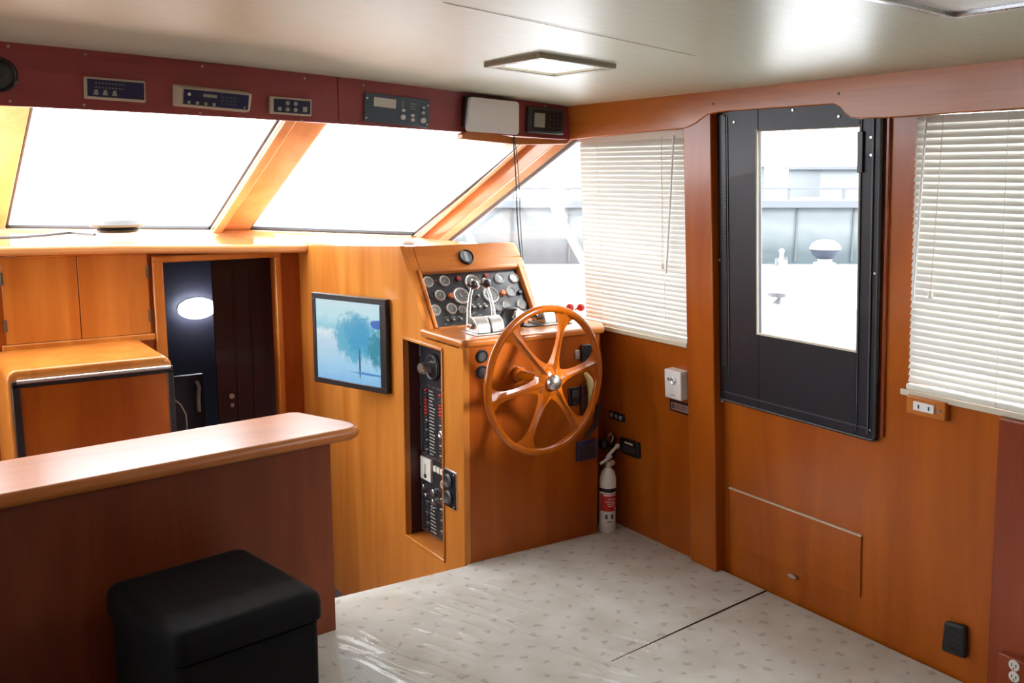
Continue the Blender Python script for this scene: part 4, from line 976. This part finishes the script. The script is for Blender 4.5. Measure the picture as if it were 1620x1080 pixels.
mb = MB(); mb.slab(WF,-3.62,-2.92,.905,.925,0,.02); mb.slab(WA,-1.96,-.4,.895,.915,0,.012); put('trim_16', mb, 'beige', bevel=.003, kind='structure')

# ------------------------------------------------------------------ cabinets on the forward bulkhead
cabp = [BK.at(*q) for q in ((2,408),(233,403),(236,528),(8,545))]
ca0, ca1 = cabp[0][0]-.01, (cabp[1][0]+cabp[2][0])/2; cb0, cb1 = .795, 1.196
t = thing('wall_cabinet','wooden two-door wall cabinet under the dashboard at the far left','cabinet',BK.P((ca0+ca1)/2,cb0))
for a in ((ca0-.02,ca1+.02,cb1,cb1+.012),(ca0-.02,ca1+.02,cb0-.035,cb0-.002)):
    mb = MB(); mb.slab(BK,a[0],a[1],a[2],a[3],0,.022); put('moulding', mb, 'wood_door', t, bevel=.005)
mid = BK.at(124,470)[0]
for (x0,x1) in ((ca0,mid-.002),(mid+.002,ca1)):
    mb = MB(); mb.slab(BK,x0,x1,cb0,cb1,0,.018); dd = put('door', mb, 'wood_door', t, bevel=.002)
    hx = x0 if x0 == ca0 else x1
    for zz in (cb0+.09,cb1-.09):
        mb = MB(); mb.lathe(BK.P(hx,zz,.019),(0,0,1),[(0,-.03),(.005,-.03),(.005,.03),(0,.03)],10); mb.slab(BK,hx-.008,hx+.008,zz-.028,zz+.028,.017,.0195); put('hinge', mb, 'hinge', dd)
# protruding appliance cabinet with black trim
FX0, FX1, FY, FZ = .415, 1.098, 4.60, .768
t = thing('galley_cabinet','protruding wooden cabinet with rounded top, black edged front and grey bar','cabinet',((FX0+FX1)/2,4.85,-.62))
mb = MB(); pr = []
R2 = .045
for k in range(7): an = math.radians(180-k*15); pr.append((FX0+R2+R2*math.cos(an), FZ-R2+R2*math.sin(an)))
for k in range(7): an = math.radians(90-k*15); pr.append((FX1-R2+R2*math.cos(an), FZ-R2+R2*math.sin(an)))
pr += [(FX1,-.62),(FX0,-.62)]
mb.extr([(x,FY,z) for x,z in pr],(0,5.155-FY,0)); put('body', mb, 'wood_door', t, bevel=.016, seg=4)
PF = Pl((0,FY,0),(1,0,0),(0,0,1))
dx0,dx1,dz1 = FX0+.028, FX1-.004, FZ-.062
mb = MB(); mb.slab(PF,dx0,dx1,-.58,dz1,0,.012); dd = put('door', mb, 'wood', t, bevel=.002)
mb = MB(); mb.slab(PF,dx0-.01,dx0+.022,-.58,dz1,0,.018); mb.slab(PF,dx1-.022,dx1+.004,-.58,dz1,0,.018); mb.slab(PF,dx0-.01,dx1+.004,dz1-.012,dz1+.018,0,.018); put('door_edging', mb, 'black', dd, bevel=.003)
mb = MB(); mb.tube([PF.P(dx0+.01,dz1+.016,.026),PF.P(dx1-.01,dz1+.016,.026)],.009,12); put('handle_bar', mb, 'aluminium', dd)

# ------------------------------------------------------------------ bar counter
NB = set(bpy.data.objects)
t = thing('bar_counter','long wooden bar counter with a rounded glossy top in the left foreground','counter',(0,3.3,0))
def CT(px,py): return Pl((0,0,.725),(1,0,0),(0,1,0)).W(px,py)
tr = CT(563,676); print('counter tip', tr, CT(480,643), CT(0,775), CT(0,712))
out = [(-2.6,3.045),(1.33,3.095),(1.375,3.12),(1.385,3.17),(1.375,3.22),(1.31,3.44),(1.28,3.46),(-2.6,3.46)]
mb = MB(); mb.extr([(x,y,.680) for x,y in out],(0,0,.044)); put('top', mb, 'wood_bar', t, bevel=.020, seg=5)
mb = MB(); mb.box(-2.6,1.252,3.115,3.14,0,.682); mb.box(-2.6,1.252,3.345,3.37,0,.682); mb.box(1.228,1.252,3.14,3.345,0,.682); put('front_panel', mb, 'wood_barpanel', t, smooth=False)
_p = V((1.25,3.12,0)); _r = Matrix.Rotation(math.radians(7),4,'Z'); t.location = _p + _r@(t.location-_p); t.rotation_euler = (0,0,math.radians(7))

# black lidded bin
R3 = Matrix.Rotation(math.radians(10.5),4,'Z'); bc = V((.724,2.715,0)); hx, hy = .222, .238
t = thing('storage_bin','large matt black lidded bin with rounded corners in front of the counter','bin',bc)
def rr_poly(hx,hy,r,z): 
    q = []
    for cx_,cy_,a0_ in ((hx-r,hy-r,0),(-hx+r,hy-r,90),(-hx+r,-hy+r,180),(hx-r,-hy+r,270)):
        for k in range(6): an = math.radians(a0_+k*18); q.append(bc + R3@V((cx_+r*math.cos(an),cy_+r*math.sin(an),z)))
    return q
def loft(levels):
    mb = MB(); rings = [[mb.bm.verts.new(p) for p in rr_poly(*l)] for l in levels]; n = len(rings[0])
    for A,B in zip(rings,rings[1:]):
        for i in range(n): mb.bm.faces.new([A[i],A[(i+1)%n],B[(i+1)%n],B[i]])
    mb.bm.faces.new(rings[0][::-1]); mb.bm.faces.new(rings[-1]); return mb
put('body', loft([(hx-.012,hy-.012,.03,.002),(hx-.010,hy-.010,.03,.340),(hx-.016,hy-.016,.03,.343)]), 'bin_black', t)
put('lid', loft([(hx-.004,hy-.004,.035,.348),(hx,hy,.035,.352),(hx,hy,.035,.400),(hx-.006,hy-.006,.03,.419),(hx-.016,hy-.016,.03,.430),(hx-.035,hy-.035,.03,.434)]), 'bin_black', t)
mb = MB(); A_ = [bc+R3@V(q) for q in ((hx-.010,-hy*.45,.02),(hx-.010,-hy*.45+.006,.02),(hx-.004,-hy*.45+.006,.02),(hx-.004,-hy*.45,.02))]; mb.extr(A_,(0,0,.30)); put('rib', mb, 'bin_black', t)

# ------------------------------------------------------------------ things on the dash
DT = Pl((0,0,1.27),(1,0,0),(0,1,0)); q = DT.W(187,367); s_ = (q-EYE).dot(CF)/FPX
t = thing('dash_dome','low white domed unit on a black foot standing on the dashboard','compass',q)
mb = MB(); mb.lathe(q,(0,0,1),[(0,0),(30*s_,0),(33*s_,4*s_),(26*s_,9*s_),(0,9*s_)],28); put('foot', mb, 'black', t)
mb = MB(); mb.lathe(q,(0,0,1),[(0,8*s_),(40*s_,9*s_),(45*s_,13*s_),(44*s_,20*s_),(34*s_,26*s_),(0,30*s_)],32); put('cover', mb, 'dome_grey', t)
mb = MB(); mb.tube([DT.W(150,371,.004),DT.W(110,368,.004),DT.W(70,372,.004),DT.W(30,375,.004),DT.W(-20,377,.004)],.008,8)
tag(put('dash_cable', mb, 'charcoal', base=DT.W(70,372)), 'dark cable lying along the dashboard left of the white domed unit', 'cable')
DT2 = Pl((0,0,1.262),(1,0,0),(0,1,0)); q = V((2.12,4.22,1.259)); 
t = thing('round_fitting','small low white round fitting on the dashboard above the console head','fitting',q)
mb = MB(); mb.lathe(q,(0,0,1),[(0,0),(.055,0),(.055,.014),(.048,.022),(0,.024)],28); put('lid', mb, 'sheet_white', t)
mb = MB(); mb.lathe(q,(0,0,1),[(.056,.0),(.062,.0),(.062,.006),(.056,.006)],28); put('rim', mb, 'steel', t)

# ------------------------------------------------------------------ clear plastic film over the carpet
mb = MB(); nx, ny = 220, 70; rnd = random.Random(5)
c00, c10, c11, c01 = V((1.02,2.35)), V((2.25,2.18)), V((2.02,3.15)), V((1.30,3.33))
rid = []
for (cx_,cy_,sx_,sy_,n_) in ((1.78,2.95,.16,.16,26),(1.42,2.68,.14,.20,24),(1.25,2.95,.12,.15,12),(1.95,2.45,.15,.12,8)):
    for _ in range(n_): rid.append((cx_+rnd.uniform(-sx_,sx_), cy_+rnd.uniform(-sy_,sy_), rnd.uniform(-.15,.35), rnd.uniform(.005,.010), rnd.uniform(.05,.16), rnd.uniform(.003,.008)))
vs = {}
for i in range(nx+1):
    for j in range(ny+1):
        u, v = i/nx, j/ny; p = (c00*(1-u)+c10*u)*(1-v)+(c01*(1-u)+c11*u)*v
        z = .003 + .001*math.sin(u*9+v*5)
        for rx_,ry_,sl,wd,ln,ht in rid:
            e = p.y-ry_; d = (p.x-rx_) + (.30+sl)*e
            if abs(d) > .05 or abs(e) > .5: continue
            z += ht*math.exp(-(d/wd)**2)*math.exp(-(e/ln)**2)
        vs[i,j] = mb.bm.verts.new((p.x,p.y,z))
for i in range(nx):
    for j in range(ny): mb.bm.faces.new([vs[i,j],vs[i+1,j],vs[i+1,j+1],vs[i,j+1]])
tag(put('plastic_film', mb, 'film', base=(1.6,2.8,0)), 'wrinkled clear plastic film lying over the pale carpet', 'plastic sheet')

# ------------------------------------------------------------------ outside
FH = V((math.sin(YAW),math.cos(YAW),0))
def ex(r, d, z): return CR*r + FH*d + V((0,0,z))
def exbox(mb, r0,r1,d0,d1,z0,z1):
    return mb.hexa([ex(r0,d0,z0),ex(r1,d0,z0),ex(r1,d1,z0),ex(r0,d1,z0),ex(r0,d0,z1),ex(r1,d0,z1),ex(r1,d1,z1),ex(r0,d1,z1)])
ZW = -1.20
mb = MB(); exbox(mb,-120,120,-40,200,ZW-.1,ZW); put('water', mb, 'water', kind='structure')
ob = MB(); exbox(ob,-2.1,60,30,34,ZW,.52); o = put('pier', ob, 'pier', base=ex(0,30,ZW), smooth=False); tag(o,'long grey concrete pier wall across the water outside','pier'); 
mb = MB()
for k in range(-1,40): exbox(mb,k*1.7,k*1.7+.05,29.96,30.0,ZW+.1,.5)
j = put('joints', mb, 'joint', o, smooth=False)
mb = MB(); exbox(mb,-2.1,60,29.8,34,.52,.72); put('coping', mb, 'haze', o, smooth=False)
mb = MB(); exbox(mb,-2.1,60,31,31.1,1.02,1.09)
for k in range(-1,36): exbox(mb,k*1.7,k*1.7+.08,31,31.08,.72,1.04)
put('railing', mb, 'haze', o, smooth=False)
b_ = MB(); exbox(b_,13,20,80,90,-1,1.9); t = thing('shed','pale green low shed beyond the pier, seen through the door window','building',ex(16,85,-1)); put('walls', b_, 'building', t, smooth=False)
b_ = MB(); exbox(b_,12.6,20.4,79.5,90.5,1.9,2.15); put('roof', b_, 'haze', t, smooth=False)
b_ = MB(); exbox(b_,15.2,16.6,79.9,80,.4,1.5); put('window', b_, 'hull_line', t, smooth=False)
b_ = MB(); exbox(b_,26,40,85,95,-1,1.7); t = thing('warehouse','long pale warehouse beyond the pier, at the right of the door window','building',ex(33,90,-1)); put('walls', b_, 'far_white', t, smooth=False)
b_ = MB(); exbox(b_,25.6,40.4,84.6,95.4,1.7,1.95); put('roof', b_, 'haze', t, smooth=False)
# neighbouring boat: white deck and cabin top
nb = thing('moored_boat','white deck of the boat moored alongside, seen through the door window','boat',ex(4,7,ZW))
mb = MB(); exbox(mb,-.6,12,4.9,9.2,ZW,.75); put('deck', mb, 'hull_white', nb, bevel=.05, seg=3)
mb = MB(); bs = [ex(r,d,.80) for r,d in ((2.1,4.95),(6,4.95),(6,7.0),(2.9,7.0),(2.45,6.7),(2.2,6.0))]; mb.extr(bs,(0,0,.05)); put('cabin_top', mb, 'hull_white', nb, bevel=.03, seg=3)
mb = MB(); mb.tube([ex(r,d,.855) for r,d in ((2.15,5.0),(2.2,6.0),(2.45,6.75),(2.9,7.0),(3.6,7.02),(6,7.0))],.015,8); put('toe_rail', mb, 'hull_line', nb)
DKP = Pl((0,0,.87),(1,0,0),(0,1,0)); q = DKP.W(1229,470)
mb = MB(); mb.lathe(q,(0,0,1),[(0,-.04),(.03,-.04),(.03,0),(.085,.005),(.08,.03),(0,.035)],20,sy=.6); put('cleat', mb, 'charcoal', nb)
mb = MB(); mb.tube([q,DKP.W(1215,480),DKP.W(1206,498),DKP.W(1204,520)],.008,8); put('mooring_line', mb, 'hull_line', nb)
gp = Pl((0,0,.75),(1,0,0),(0,1,0)); gq = EYE + ray(1305,404)*(9.1); gq.z = .75; s_ = 9.1/1575*.86
t = thing('kettle_grill','domed silver kettle grill with dark lower bowl on the neighbouring deck','grill',gq)
mb = MB(); mb.lathe(gq+V((0,0,.08)),(0,0,1),[(0,-4*s_),(15*s_,-4*s_),(23*s_,3*s_),(28*s_,14*s_),(0,14*s_)],28); put('bowl', mb, 'bowl_grey', t)
mb = MB(); mb.lathe(gq+V((0,0,.08)),(0,0,1),[(28*s_,13*s_),(28*s_,16*s_),(24*s_,23*s_),(15*s_,29*s_),(0,31*s_)],28); put('lid', mb, 'lid_grey', t)
mb = MB(); mb.lathe(gq,(0,0,1),[(0,0),(20*s_,0),(20*s_,.02),(13*s_,.03),(13*s_,.06),(0,.06)],20); put('stand', mb, 'lid_grey', t)
gq = EYE + ray(1236,414)*(9.05); gq.z = .75
t = thing('deck_fitting','small white ball-topped deck fitting left of the kettle grill','fitting',gq)
mb = MB(); mb.lathe(gq,(0,0,1),[(0,0),(.05,0),(.05,.04),(.02,.07),(.018,.11),(0,.11)],16); mb.ball(gq+V((0,0,.13)),.026,14,8); put('post', mb, 'lid_grey', t)
mb = MB(); mb.tube([gq+V((-.07,0,0)),gq+V((-.06,0,.07))],.012,8); mb.tube([gq+V((.07,0,0)),gq+V((.06,0,.07))],.012,8); put('pin', mb, 'charcoal', t)
# own rail stanchions seen through the side window
for (x0,y0_,x1,y1_,lab) in ((733,352,752,395,'short white rail stay outside the side window near the windscreen pillar'),(872,318,932,430,'long slanting white rail stay outside the side window beside the left blind')):
    pq = Pl((3.25,0,0),(0,-1,0),(0,0,1)); mb = MB(); mb.tube([pq.W(x0,y0_),pq.W(x1,y1_)],.022,10)
    tag(put('rail_stay', mb, 'hull_white', base=pq.W(x1,y1_)), lab, 'rail', 'rail stays outside')
mb = MB(); pq = Pl((3.6,0,0),(0,-1,0),(0,0,1)); mb.tube([pq.W(891,270),pq.W(892,340)],.004,6); mb.tube([pq.W(885,325),pq.W(893,344)],.008,6); mb.ball(pq.W(893,343),.018,10,6)
tag(put('antenna', mb, 'hull_line', base=pq.W(893,343)), 'thin dark antenna with a ball base outside the side window', 'antenna')

# ------------------------------------------------------------------ light: overcast daylight through the windows, ceiling lamp
w = bpy.data.worlds.new('sky'); bpy.context.scene.world = w; w.use_nodes = True; nt = w.node_tree; bg = nt.nodes['Background']
tc = nt.nodes.new('ShaderNodeTexCoord'); sp2 = nt.nodes.new('ShaderNodeSeparateXYZ'); nt.links.new(tc.outputs['Generated'], sp2.inputs[0])
rp = nt.nodes.new('ShaderNodeValToRGB'); rp.color_ramp.elements[0].position = .0; rp.color_ramp.elements[0].color = (.80,.86,.94,1); rp.color_ramp.elements[1].position = .5; rp.color_ramp.elements[1].color = (.92,.96,1.0,1)
nt.links.new(sp2.outputs['Z'], rp.inputs['Fac']); nt.links.new(rp.outputs['Color'], bg.inputs['Color']); bg.inputs['Strength'].default_value = 13.0
sl = bpy.data.lights.new('sun','SUN'); sl.energy = 9.0; sl.angle = math.radians(11); sl.color = (1,.98,.94)
so = bpy.data.objects.new('sun', sl); C.objects.link(so); so.rotation_euler = V((-.50,.86,-.36)).to_track_quat('-Z','Y').to_euler()
def portal(c, n, sx, sy):
    ld = bpy.data.lights.new('portal','AREA'); ld.shape = 'RECTANGLE'; ld.size = sx; ld.size_y = sy; ld.cycles.is_portal = True
    o = bpy.data.objects.new('portal', ld); C.objects.link(o); o.location = c; o.rotation_euler = V(n).to_track_quat('-Z','Y').to_euler()
portal((-2.8,3.72,1.3),(1,0,0),1.05,2.95)
portal((2.77,2.32,1.38),(-1,0,-.06),.8,.47)
portal((.8,6.9,2.0),(0,-1,-.4),6.5,2.4)
portal((2.80,4.0,1.35),(-1,0,0),.9,2.2)

S = bpy.context.scene
S.view_settings.view_transform = 'Standard'; S.view_settings.look = 'None'; S.view_settings.gamma = 1; S.view_settings.use_curve_mapping = False
S.view_settings.exposure = 0.0
S.cycles.max_bounces = 10; S.cycles.diffuse_bounces = 6; S.cycles.transparent_max_bounces = 16; S.cycles.sample_clamp_indirect = 8; S.cycles.use_denoising = True
